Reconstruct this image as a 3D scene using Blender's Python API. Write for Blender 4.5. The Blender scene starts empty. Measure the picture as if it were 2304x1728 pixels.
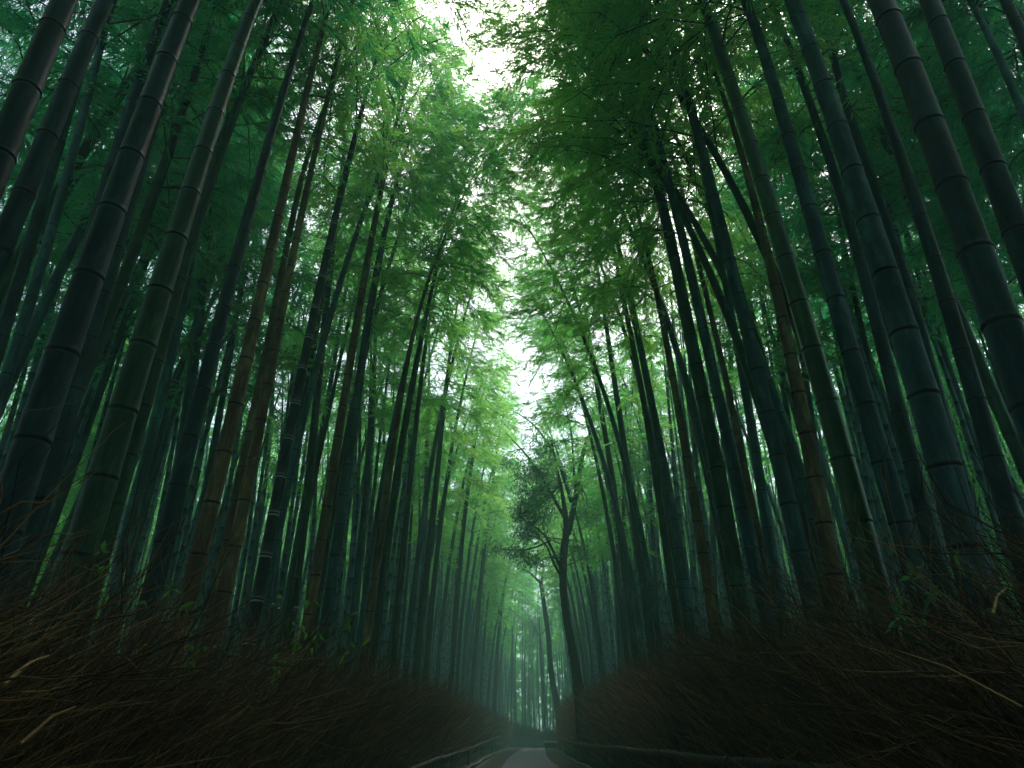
import bpy, math, random
import numpy as np
from mathutils import Vector, Matrix, Euler

R = math.radians
rnd = random.Random(11)
NR = np.random.default_rng(7)
sc = bpy.context.scene
COL = sc.collection

# ------------------------------------------------------------------ camera
EYE = Vector((0.0, 0.0, 0.62))
FPX, CX, CY = 1458.0, 1152.0, 864.0
PITCH, YAW = R(28.5), R(0.9)
cam = bpy.data.cameras.new('camera')
cam.sensor_width = 36.0
cam.lens = 36.0 * FPX / 2304.0
cam.clip_start = 0.02
cam.clip_end = 600
co = bpy.data.objects.new('camera', cam)
COL.objects.link(co)
co.location = EYE
co.rotation_euler = Euler((R(90) + PITCH, 0, YAW), 'XYZ')
sc.camera = co
RM = co.rotation_euler.to_matrix()

def ray(px, py):
    """direction through a pixel of the 2304x1728 photograph, camera depth 1"""
    return RM @ Vector(((px - CX) / FPX, (CY - py) / FPX, -1.0))

def at_x(px, py, X):
    d = ray(px, py)
    t = (X - EYE.x) / d.x
    return EYE + d * t, t

def at_y(px, py, Y):
    d = ray(px, py)
    t = (Y - EYE.y) / d.y
    return EYE + d * t, t

# ------------------------------------------------------------------ materials
def newmat(name):
    m = bpy.data.materials.new(name)
    m.use_nodes = True
    nt = m.node_tree
    nt.nodes.clear()
    out = nt.nodes.new('ShaderNodeOutputMaterial')
    return m, nt, out

def N(nt, typ, **kw):
    n = nt.nodes.new(typ)
    for k, v in kw.items():
        if k in n.inputs.keys():
            n.inputs[k].default_value = v
        else:
            setattr(n, k, v)
    return n

def ramp(nt, fac, stops):
    r = nt.nodes.new('ShaderNodeValToRGB')
    el = r.color_ramp.elements
    el[0].position, el[0].color = stops[0][0], (*stops[0][1], 1)
    el[1].position, el[1].color = stops[1][0], (*stops[1][1], 1)
    for p, c in stops[2:]:
        e = el.new(p)
        e.color = (*c, 1)
    nt.links.new(fac, r.inputs['Fac'])
    return r.outputs['Color']

def mix(nt, a, b, fac):
    m = nt.nodes.new('ShaderNodeMix')
    m.data_type = 'RGBA'
    for s, v in (('A', a), ('B', b)):
        i = [x for x in m.inputs if x.name == s and x.type == 'RGBA'][0]
        if isinstance(v, tuple):
            i.default_value = (*v, 1)
        else:
            nt.links.new(v, i)
    f = m.inputs[0]
    if isinstance(fac, (int, float)):
        f.default_value = fac
    else:
        nt.links.new(fac, f)
    return [x for x in m.outputs if x.type == 'RGBA'][0]

def culm_mat(name, c1, c2, pale, dark, rough=0.38, streak=0.5, mott=0.0, palef=0.6, spec=0.5, coat=0.0):
    m, nt, out = newmat(name)
    L = nt.links
    b = N(nt, 'ShaderNodeBsdfPrincipled', Roughness=rough)
    b.inputs['Specular IOR Level'].default_value = spec
    b.inputs['Coat Weight'].default_value = coat
    b.inputs['Coat Roughness'].default_value = 0.2
    tc = nt.nodes.new('ShaderNodeTexCoord')
    mp = nt.nodes.new('ShaderNodeMapping')
    mp.inputs['Scale'].default_value = (60, 60, 1.3)
    L.new(tc.outputs['Object'], mp.inputs['Vector'])
    n1 = N(nt, 'ShaderNodeTexNoise', Scale=1.0, Detail=3.0)
    L.new(mp.outputs[0], n1.inputs['Vector'])
    col = ramp(nt, n1.outputs['Fac'], [(0.3, c1), (0.7, c2)])
    n2 = N(nt, 'ShaderNodeTexNoise', Scale=3.0, Detail=4.0)
    L.new(tc.outputs['Object'], n2.inputs['Vector'])
    f2 = ramp(nt, n2.outputs['Fac'], [(0.45, (0, 0, 0)), (0.65, (1, 1, 1))])
    mm = nt.nodes.new('ShaderNodeMath'); mm.operation = 'MULTIPLY'; mm.inputs[1].default_value = 0.6
    L.new(f2, mm.inputs[0])
    col = mix(nt, col, tuple(x * 0.55 for x in c1), mm.outputs[0])
    # speckled mould and scuffs
    n3 = N(nt, 'ShaderNodeTexNoise', Scale=75.0, Detail=3.0)
    L.new(tc.outputs['Object'], n3.inputs['Vector'])
    f3 = ramp(nt, n3.outputs['Fac'], [(0.6, (0, 0, 0)), (0.72, (1, 1, 1))])
    m3 = nt.nodes.new('ShaderNodeMath'); m3.operation = 'MULTIPLY'; m3.inputs[1].default_value = 0.5 + mott
    L.new(f3, m3.inputs[0])
    col = mix(nt, col, tuple(x * 0.35 for x in c1), m3.outputs[0])
    mp2 = nt.nodes.new('ShaderNodeMapping'); mp2.inputs['Scale'].default_value = (9, 9, 2.2)
    oi = nt.nodes.new('ShaderNodeObjectInfo')
    L.new(tc.outputs['Object'], mp2.inputs['Vector']); L.new(oi.outputs['Location'], mp2.inputs['Location'])
    n5 = N(nt, 'ShaderNodeTexNoise', Scale=1.0, Detail=7.0, Roughness=0.68)
    L.new(mp2.outputs[0], n5.inputs['Vector'])
    f5 = ramp(nt, n5.outputs['Fac'], [(0.50, (0, 0, 0)), (0.66, (.75, .75, .75))])
    col = mix(nt, col, tuple(min(.3, x * 2.3 + .008) for x in c2), f5)
    f6 = ramp(nt, n5.outputs['Fac'], [(0.34, (.7, .7, .7)), (0.44, (0, 0, 0))])
    col = mix(nt, col, tuple(x * .45 for x in c1), f6)
    at = N(nt, 'ShaderNodeAttribute', attribute_name='ringmark')
    sx = nt.nodes.new('ShaderNodeSeparateColor')
    L.new(at.outputs['Color'], sx.inputs[0])
    m4 = nt.nodes.new('ShaderNodeMath'); m4.operation = 'MULTIPLY'; m4.inputs[1].default_value = palef
    L.new(sx.outputs[0], m4.inputs[0])
    col = mix(nt, col, pale, m4.outputs[0])
    m5 = nt.nodes.new('ShaderNodeMath'); m5.operation = 'MULTIPLY'; m5.inputs[1].default_value = 0.9
    L.new(sx.outputs[1], m5.inputs[0])
    col = mix(nt, col, dark, m5.outputs[0])
    L.new(col, b.inputs['Base Color'])
    bp = N(nt, 'ShaderNodeBump', Strength=0.25, Distance=0.002)
    L.new(n1.outputs['Fac'], bp.inputs['Height'])
    L.new(bp.outputs[0], b.inputs['Normal'])
    rr = nt.nodes.new('ShaderNodeMapRange')
    rr.inputs['To Min'].default_value = rough - 0.08
    rr.inputs['To Max'].default_value = rough + 0.25
    L.new(n2.outputs['Fac'], rr.inputs['Value'])
    L.new(rr.outputs[0], b.inputs['Roughness'])
    L.new(b.outputs[0], out.inputs[0])
    return m

DK = (0.006, 0.006, 0.005)
CM = {
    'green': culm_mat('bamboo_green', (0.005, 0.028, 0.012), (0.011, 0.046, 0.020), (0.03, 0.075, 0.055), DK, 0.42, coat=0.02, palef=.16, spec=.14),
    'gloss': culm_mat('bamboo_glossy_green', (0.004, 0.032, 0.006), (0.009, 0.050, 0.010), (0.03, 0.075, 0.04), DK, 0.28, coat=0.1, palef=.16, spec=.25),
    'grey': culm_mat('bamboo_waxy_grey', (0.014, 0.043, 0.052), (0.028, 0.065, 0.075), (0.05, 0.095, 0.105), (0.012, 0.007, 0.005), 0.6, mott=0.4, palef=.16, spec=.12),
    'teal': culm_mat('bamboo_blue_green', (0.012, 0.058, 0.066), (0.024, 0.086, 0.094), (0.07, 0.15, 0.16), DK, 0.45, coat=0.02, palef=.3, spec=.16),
    'mist_lit': culm_mat('bamboo_mist_lit', (0.030, 0.105, 0.125), (0.055, 0.15, 0.17), (0.14, 0.24, 0.26), DK, 0.5, coat=0.0, palef=.5, spec=.2),  # paler teal culm: misty light on the far stems painted into the colour
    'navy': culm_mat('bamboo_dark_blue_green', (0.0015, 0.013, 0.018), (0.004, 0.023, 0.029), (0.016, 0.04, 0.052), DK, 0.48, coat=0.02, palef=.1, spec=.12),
    'brown': culm_mat('bamboo_dry_brown', (0.080, 0.050, 0.026), (0.140, 0.092, 0.048), (0.14, 0.11, 0.07), (0.010, 0.006, 0.004), 0.65, mott=0.2, palef=.2, spec=.12),
    'rings': culm_mat('bamboo_white_ringed', (0.004, 0.012, 0.013), (0.009, 0.021, 0.021), (0.30, 0.34, 0.33), DK, 0.5, palef=1.0, spec=.12),
}

def leaf_mat(name, cols, tr, trans=0.5, rough=0.35):
    m, nt, out = newmat(name)
    L = nt.links
    g = nt.nodes.new('ShaderNodeAttribute'); g.attribute_name = 'tone'
    d = N(nt, 'ShaderNodeBsdfPrincipled', Roughness=rough)
    d.inputs['Specular IOR Level'].default_value = 0.45
    c = ramp(nt, g.outputs['Fac'], [(i / (len(cols) - 1), k) for i, k in enumerate(cols)])
    L.new(c, d.inputs['Base Color'])
    t = nt.nodes.new('ShaderNodeBsdfTranslucent')
    c2 = ramp(nt, g.outputs['Fac'], [(i / (len(tr) - 1), k) for i, k in enumerate(tr)])
    L.new(c2, t.inputs['Color'])
    mx = nt.nodes.new('ShaderNodeMixShader'); mx.inputs[0].default_value = trans
    L.new(d.outputs[0], mx.inputs[1]); L.new(t.outputs[0], mx.inputs[2])
    L.new(mx.outputs[0], out.inputs[0])
    return m

LM = leaf_mat('bamboo_leaf', [(0.03, 0.10, 0.035), (0.055, 0.16, 0.04), (0.10, 0.20, 0.04)],
              [(0.09, 0.50, 0.13), (0.23, 0.76, 0.15), (0.50, 0.88, 0.17)], 0.68)
LM_T = leaf_mat('bamboo_leaf_teal_cast', [(0.012, 0.085, 0.05), (0.025, 0.13, 0.065), (0.05, 0.17, 0.06)],
                [(0.02, 0.42, 0.17), (0.07, 0.60, 0.21), (0.24, 0.74, 0.20)], 0.66)  # teal cast at the sides of the view painted into the leaf colour
LM_B = leaf_mat('broad_leaf', [(0.03, 0.08, 0.04), (0.045, 0.11, 0.05), (0.07, 0.14, 0.05)],
                [(0.05, 0.24, 0.10), (0.08, 0.34, 0.12), (0.15, 0.42, 0.12)], 0.5)
LM_S = leaf_mat('shoot_leaf', [(0.05, 0.16, 0.03), (0.09, 0.22, 0.03), (0.14, 0.26, 0.04)],
                [(0.07, 0.30, 0.04), (0.12, 0.38, 0.04), (0.2, 0.45, 0.05)], 0.45, 0.25)

def simple_mat(name, c1, c2, scale=8, rough=0.8, bump=0.3, spec=0.3, dist=0.01):
    m, nt, out = newmat(name)
    L = nt.links
    b = N(nt, 'ShaderNodeBsdfPrincipled', Roughness=rough)
    b.inputs['Specular IOR Level'].default_value = spec
    tc = nt.nodes.new('ShaderNodeTexCoord')
    n1 = N(nt, 'ShaderNodeTexNoise', Scale=scale, Detail=6.0)
    L.new(tc.outputs['Object'], n1.inputs['Vector'])
    L.new(ramp(nt, n1.outputs['Fac'], [(0.35, c1), (0.65, c2)]), b.inputs['Base Color'])
    bp = N(nt, 'ShaderNodeBump', Strength=bump, Distance=dist)
    L.new(n1.outputs['Fac'], bp.inputs['Height'])
    L.new(bp.outputs[0], b.inputs['Normal'])
    L.new(b.outputs[0], out.inputs[0])
    return m

def twig_mat():
    m, nt, out = newmat('dry_brushwood')
    L = nt.links
    b = N(nt, 'ShaderNodeBsdfPrincipled', Roughness=0.6)
    b.inputs['Specular IOR Level'].default_value = 0.12
    g = nt.nodes.new('ShaderNodeAttribute'); g.attribute_name = 'tone'
    L.new(ramp(nt, g.outputs['Fac'], [(0.0, (0.007, 0.0035, 0.002)), (0.45, (0.062, 0.031, 0.011)), (0.75, (0.23, 0.125, 0.042)), (1.0, (0.46, 0.29, 0.13))]), b.inputs['Base Color'])
    L.new(b.outputs[0], out.inputs[0])
    return m
TWM = twig_mat()
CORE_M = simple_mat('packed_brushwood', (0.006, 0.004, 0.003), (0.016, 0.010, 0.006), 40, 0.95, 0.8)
GROUND_M = simple_mat('leaf_litter_soil', (0.02, 0.014, 0.008), (0.055, 0.038, 0.02), 6, 0.95, 0.8)
ASPH_M = simple_mat('asphalt', (0.010, 0.014, 0.024), (0.024, 0.030, 0.046), 26, 0.7, 0.6)
GRAVEL_M = simple_mat('gravel', (0.022, 0.018, 0.013), (0.075, 0.062, 0.048), 50, 0.85, 0.5)
BARK_M = simple_mat('bark', (0.012, 0.010, 0.009), (0.035, 0.028, 0.024), 14, 0.85, 0.8)
BRANCH_M = simple_mat('bamboo_branch', (0.02, 0.035, 0.018), (0.05, 0.06, 0.03), 10, 0.6)
WOOD_M = simple_mat('weathered_wood', (0.02, 0.016, 0.012), (0.045, 0.036, 0.028), 12, 0.8)
PALE_M = simple_mat('pale_wood', (0.3, 0.27, 0.2), (0.42, 0.38, 0.3), 12, 0.7)
RAIL_M = culm_mat('rail_bamboo', (0.014, 0.012, 0.010), (0.030, 0.026, 0.021), (0.04, 0.035, 0.028), (0.02, 0.015, 0.012), 0.55, mott=0.2)

# ------------------------------------------------------------------ helpers
def mesh_np(name, V, F, mat, smooth=True, attrs=None):
    """V (n,3), F list of arrays (k,3|4)"""
    me = bpy.data.meshes.new(name)
    V = np.asarray(V, dtype=np.float32)
    Fs = [np.asarray(f, dtype=np.int32) for f in (F if isinstance(F, list) else [F]) if len(f)]
    me.vertices.add(len(V))
    me.vertices.foreach_set('co', V.ravel())
    nl = sum(f.size for f in Fs); nf = sum(len(f) for f in Fs)
    me.loops.add(nl)
    me.loops.foreach_set('vertex_index', np.concatenate([f.ravel() for f in Fs]))
    me.polygons.add(nf)
    tot = np.concatenate([np.full(len(f), f.shape[1], np.int32) for f in Fs])
    st = np.concatenate([[0], np.cumsum(tot)[:-1]]).astype(np.int32)
    me.polygons.foreach_set('loop_start', st)
    me.polygons.foreach_set('loop_total', tot)
    me.polygons.foreach_set('use_smooth', np.full(nf, smooth))
    for k, (typ, dat) in (attrs or {}).items():
        if typ == 'FLOAT':
            a = me.attributes.new(k, 'FLOAT', 'POINT')
            a.data.foreach_set('value', np.asarray(dat, np.float32))
        else:
            a = me.attributes.new(k, 'FLOAT_COLOR', 'POINT')
            a.data.foreach_set('color', np.asarray(dat, np.float32).ravel())
    me.materials.append(mat)
    me.update(calc_edges=True)
    return me

def link(name, data, parent=None):
    o = bpy.data.objects.new(name, data)
    COL.objects.link(o)
    if parent is not None:
        o.parent = parent
    return o

def tag(o, label=None, cat=None, group=None, kind=None):
    if label: o['label'] = label
    if cat: o['category'] = cat
    if group: o['group'] = group
    if kind: o['kind'] = kind
    return o

def frames(P):
    """tangents and two normals along polyline P (n,3)"""
    T = np.gradient(P, axis=0)
    T /= np.linalg.norm(T, axis=1)[:, None] + 1e-9
    a = np.array([0.0, 1.0, 0.0]) if abs(T[0][1]) < 0.8 else np.array([1.0, 0, 0])
    A = a[None] - T * (T @ a)[:, None]
    A /= np.linalg.norm(A, axis=1)[:, None] + 1e-9
    B = np.cross(T, A)
    return T, A, B

def tube(P, rad, sides, cap=True):
    P = np.asarray(P, float); rad = np.asarray(rad, float)
    T, A, B = frames(P)
    n = len(P)
    th = np.linspace(0, 2 * np.pi, sides, endpoint=False)
    V = P[:, None] + rad[:, None, None] * (A[:, None] * np.cos(th)[None, :, None] + B[:, None] * np.sin(th)[None, :, None])
    V = V.reshape(-1, 3)
    i = np.arange(n - 1)[:, None] * sides
    j = np.arange(sides)[None]
    j2 = (j + 1) % sides
    F = np.stack([i + j, i + j2, i + sides + j2, i + sides + j], -1).reshape(-1, 4)
    return V, F

def thin_tubes(P0, P1, P2, P3, r0, r1):
    """many 3-sided tapered twigs through four points each"""
    n = len(P0)
    pts = np.stack([P0, P1, P2, P3], 1)
    rr = np.stack([r0, r0 * .8 + r1 * .2, r0 * .45 + r1 * .55, r1], 1)
    D = P3 - P0
    D /= np.linalg.norm(D, axis=1)[:, None] + 1e-9
    up = np.tile(np.array([0.3, 0.8, 0.52]), (n, 1))
    A = np.cross(D, up); A /= np.linalg.norm(A, axis=1)[:, None] + 1e-9
    B = np.cross(D, A)
    V = []
    for k in range(3):
        t = 2 * np.pi * k / 3
        V.append(pts + rr[..., None] * (A[:, None] * math.cos(t) + B[:, None] * math.sin(t)))
    V = np.stack(V, 2).reshape(-1, 3)          # n,4,3
    base = (np.arange(n) * 12)[:, None, None]
    i = (np.arange(3) * 3)[None, :, None]
    j = np.arange(3)[None, None, :]
    j2 = (j + 1) % 3
    F = np.stack([base + i + j, base + i + j2, base + i + 3 + j2, base + i + 3 + j], -1).reshape(-1, 4)
    return V, F

def leaves(base, dirs, length, width, nrm=None, fold=0.25, droop=0.0):
    """narrow folded leaves: base (n,3), dirs (n,3)"""
    n = len(base)
    dirs = dirs / (np.linalg.norm(dirs, axis=1)[:, None] + 1e-9)
    if nrm is None:
        nrm = NR.normal(size=(n, 3)); nrm[:, 2] = np.abs(nrm[:, 2]) + 0.7
    S = np.cross(dirs, nrm); S /= np.linalg.norm(S, axis=1)[:, None] + 1e-9
    U = np.cross(S, dirs)
    L = length[:, None]; W = width[:, None]
    mid = base + dirs * L * 0.42
    tip = base + dirs * L
    tip[:, 2] -= droop * length
    lf = mid + S * W * .5 + U * W * fold
    rt = mid - S * W * .5 + U * W * fold
    V = np.stack([base, lf, tip, rt], 1).reshape(-1, 3)
    b = (np.arange(n) * 4)[:, None]
    F = np.concatenate([b + np.array([[0, 2, 1]]), b + np.array([[0, 3, 2]])])
    return V, F

def join(parts):
    Vs, Fs, off = [], [], 0
    for V, F in parts:
        Vs.append(V); Fs.append(F + off); off += len(V)
    return np.concatenate(Vs), Fs

# ------------------------------------------------------------------ bamboo
def resample(P, r, step=0.12):
    P = np.array(P, float); r = np.array(r, float)
    d = np.concatenate([[0], np.cumsum(np.linalg.norm(np.diff(P, axis=0), axis=1))])
    n = max(6, int(d[-1] / step))
    s = np.linspace(0, d[-1], n)
    Q = np.stack([np.interp(s, d, P[:, k]) for k in range(3)], 1)
    q = np.interp(s, d, r)
    k = max(3, min(15, n // 5 | 1))
    def sm(a):
        pad = k // 2
        x = np.concatenate([2 * a[0] - a[1:pad + 1][::-1], a, 2 * a[-1] - a[-pad - 1:-1][::-1]])
        return np.convolve(x, np.ones(k) / k, 'valid')
    for _ in range(2):
        Q = np.stack([sm(Q[:, c]) for c in range(3)], 1)
        q = sm(q)
    return Q, np.maximum(q, 0.004), np.concatenate([[0], np.cumsum(np.linalg.norm(np.diff(Q, axis=0), axis=1))])

def culm_mesh(Q, q, s, sides, mat, k0=None, seed=0):
    """a jointed culm; returns mesh and the list of node positions"""
    rg = random.Random(seed)
    d0 = q[0] * 2
    if k0 is None:
        k0 = min(3.3, max(2.1, 2.35 + (0.15 - d0) * 12))
    nodes, cur = [], -rg.random() * d0
    while cur < s[-1]:
        nodes.append(cur)
        rr = float(np.interp(max(cur, 0), s, q))
        ratio = k0 * (1 + 0.13 * max(cur, 0))
        cur += min(max(2 * rr * ratio, 0.07), 0.42) * rg.uniform(0.93, 1.07)
    prof = [(0.0, 0.985, 0, .9), (0.006, 0.945, 0, 1), (0.014, 1.0, 0, 1), (0.020, 1.075, 0.3, .3), (0.032, 1.02, 0.5, 0), (0.055, 1.0, 0.1, 0)] if sides > 9 else \
           [(0.0, 0.96, 0, 1), (0.014, 1.08, 0.1, 0.0)]
    rows = []   # s, factor, pale, dark
    for a, b in zip(nodes[:-1], nodes[1:]):
        Ln = b - a
        rr = float(np.interp(max(a, 0), s, q))
        for ds, f, p, dk in prof:
            rows.append((a + ds * rr / 0.08, f, p, dk))
        rows += [(a + Ln * .35, 0.985, 0, 0), (a + Ln * .75, 0.99, 0, 0), (b - 0.34 * rr, 0.995, 0.0, 0), (b - 0.20 * rr, 1.0, 0.8 if Ln < 9 else 0, 0), (b - 0.04 * rr, 1.012, 1.0, 0.0)]
    rows = [r for r in rows if r[0] >= 0 and r[0] <= s[-1]]
    S = np.array([r[0] for r in rows])
    P = np.stack([np.interp(S, s, Q[:, c]) for c in range(3)], 1)
    rad = np.interp(S, s, q) * np.array([r[1] for r in rows])
    T0 = np.stack([np.interp(S, s, np.gradient(Q[:, c], s)) for c in range(3)], 1)
    T = T0 / np.linalg.norm(T0, axis=1)[:, None]
    a = np.array([0.0, 1.0, 0.0])
    A = a[None] - T * (T @ a)[:, None]; A /= np.linalg.norm(A, axis=1)[:, None]
    B = np.cross(T, A)
    th = np.linspace(0, 2 * np.pi, sides, endpoint=False)
    V = (P[:, None] + rad[:, None, None] * (A[:, None] * np.cos(th)[None, :, None] + B[:, None] * np.sin(th)[None, :, None])).reshape(-1, 3)
    i = np.arange(len(P) - 1)[:, None] * sides
    j = np.arange(sides)[None]
    F = np.stack([i + j, i + (j + 1) % sides, i + sides + (j + 1) % sides, i + sides + j], -1).reshape(-1, 4)
    pal = np.repeat(np.array([r[2] for r in rows]), sides)
    drk = np.repeat(np.array([r[3] for r in rows]), sides)
    colr = np.stack([pal, drk, np.zeros_like(pal), np.ones_like(pal)], 1)
    me = mesh_np('culm', V, F, mat, True, {'ringmark': ('C', colr)})
    return me, [x for x in nodes if 0 < x < s[-1]]

def gap_clear(P, rg_n):
    """True where a spray may grow: the slit of open sky above the path stays free"""
    Y = P[:, 1]
    g = np.interp(Y, [4, 6.5, 8, 12, 16, 20, 28, 40], [-1.5, -1.2, -.9, -.5, -.1, .22, .3, .5])
    h = np.interp(Y, [4, 5.5, 7.2, 8.6, 9.2, 10.6, 11.4, 13.2, 14.4, 15.6, 17, 22, 25, 27], [.1, .42, .44, .3, -.4, -.4, .48, .52, -.2, -.4, .50, .62, .50, -.2])
    return np.abs(P[:, 0] - g) > h + rg_n * .12

def crown_arrays(Q, q, s, nodes, start, rg, dens=1.0, blen=1.0, lean=(0, 0), leafsc=1.0, tone0=0.5, world=None):
    """branches and leaf sprays growing from the nodes above `start` metres"""
    H = s[-1]
    use = [x for x in nodes if x > start]
    bb, sp, dirs, ll, ww, lb = [], [], [], [], [], []
    tb = []
    for x in use:
        f = (x - start) / max(0.1, H - start)
        prof = (0.45 + 0.75 * math.sin(math.pi * min(1, f * 0.9 + 0.12))) * (1 - 0.45 * f)
        nb = 2 + (rg.random() < 0.5)
        p = np.array([np.interp(x, s, Q[:, c]) for c in range(3)])
        for _ in range(nb):
            if rg.random() > min(1.0, dens * 1.05): continue
            az = rg.uniform(0, 2 * math.pi)
            h = np.array([math.cos(az) + lean[0], math.sin(az) + lean[1], 0])
            h /= np.linalg.norm(h) + 1e-6
            Lb = blen * prof * rg.uniform(0.9, 1.9)
            up, dr = rg.uniform(0.5, 0.95), rg.uniform(0.55, 1.15)
            def pt(t, h=h, Lb=Lb, p=p, up=up, dr=dr):
                return p + h * Lb * t * (1 - .15 * t) + np.array([0, 0, Lb * (up * t - dr * t * t)])
            tb.append((pt(0), pt(.33), pt(.66), pt(1), min(0.011, 0.3 * float(np.interp(x, s, q)) + .003)))
            nt_ = int(14 * dens * max(0.5, Lb) + 3)
            for _k in range(nt_):
                t = rg.uniform(0.2, 1.0)
                sp.append(pt(t)); lb.append(h)
    if not sp:
        return None
    sp = np.array(sp); lb = np.array(lb)
    if world is not None:
        ok = gap_clear(sp + world, NR.normal(size=len(sp)))
        sp = sp[ok]; lb = lb[ok]
        W4 = [np.array([b[i] for b in tb]) for i in (2, 3)]
        okb = gap_clear(W4[0] + world, np.zeros(len(tb))) & gap_clear(W4[1] + world, np.zeros(len(tb)))
        tb = [b for b, k_ in zip(tb, okb) if k_] or tb[:1]
    n = len(sp)
    # twiglets
    td = lb * 0.7 + NR.normal(size=(n, 3)) * 0.55
    td[:, 2] = td[:, 2] * 0.5 - 0.05
    td /= np.linalg.norm(td, axis=1)[:, None]
    tl = NR.uniform(0.12, 0.42, n)
    e = sp + td * tl[:, None]; e[:, 2] -= 0.25 * tl
    # leaves: a fan on each twiglet
    m = 11
    t = np.linspace(0.35, 1.0, m)[None, :] + NR.uniform(-.05, .05, (n, m))
    base = sp[:, None] * (1 - t[..., None]) + e[:, None] * t[..., None]
    side = np.cross(td, np.array([0, 0, 1.0])); side /= np.linalg.norm(side, axis=1)[:, None] + 1e-6
    sg = np.where(np.arange(m) % 2 == 0, 1.0, -1.0)[None, :, None]
    spread = NR.uniform(0.15, 0.65, (n, m, 1))
    ld = td[:, None] + side[:, None] * sg * spread + NR.normal(size=(n, m, 3)) * 0.09
    ld[..., 2] -= NR.uniform(0.15, 0.75, (n, m))
    keep = NR.random((n, m)) < 0.92
    base = base[keep]; ld = ld[keep]
    k = len(base)
    LV, LF = leaves(base, ld, NR.uniform(0.075, 0.145, k) * leafsc, NR.uniform(0.0115, 0.018, k) * leafsc, droop=0.12)
    tw = np.repeat(NR.normal(0, .16, n), m).reshape(n, m)[keep]
    tone = np.clip(tone0 + tw + NR.normal(0, 0.10, k), 0, 1)
    TV, TF = thin_tubes(np.array([b[0] for b in tb]), np.array([b[1] for b in tb]), np.array([b[2] for b in tb]), np.array([b[3] for b in tb]),
                        np.array([b[4] for b in tb]), np.full(len(tb), 0.002))
    b0 = np.array([b[0] for b in tb])
    zs = np.argsort(b0[:, 2]); LDp = b0[zs]
    keepz = np.concatenate([[True], np.diff(LDp[:, 2]) > .02]); LDp = LDp[keepz]
    lead = [tube(LDp, np.full(len(LDp), .0035), 4)] if len(LDp) > 2 else []
    sel = NR.random(n) < 0.6
    UV, UF = thin_tubes(sp[sel], sp[sel] * .66 + e[sel] * .34, sp[sel] * .3 + e[sel] * .7, e[sel], np.full(sel.sum(), .0022), np.full(sel.sum(), .001))
    return (LV, LF, np.repeat(tone, 4)), join([(TV, TF), (UV, UF)] + lead)

def crown_meshes(*a, mat=None, **k):
    r = crown_arrays(*a, **k)
    if r is None: return None, None
    (LV, LF, tone), (BV, BF) = r
    return mesh_np('foliage', LV, LF, mat or LM, False, {'tone': ('FLOAT', tone)}), mesh_np('branches', BV, BF, BRANCH_M, True)

LEFT, RIGHT = -1, 1
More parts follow.
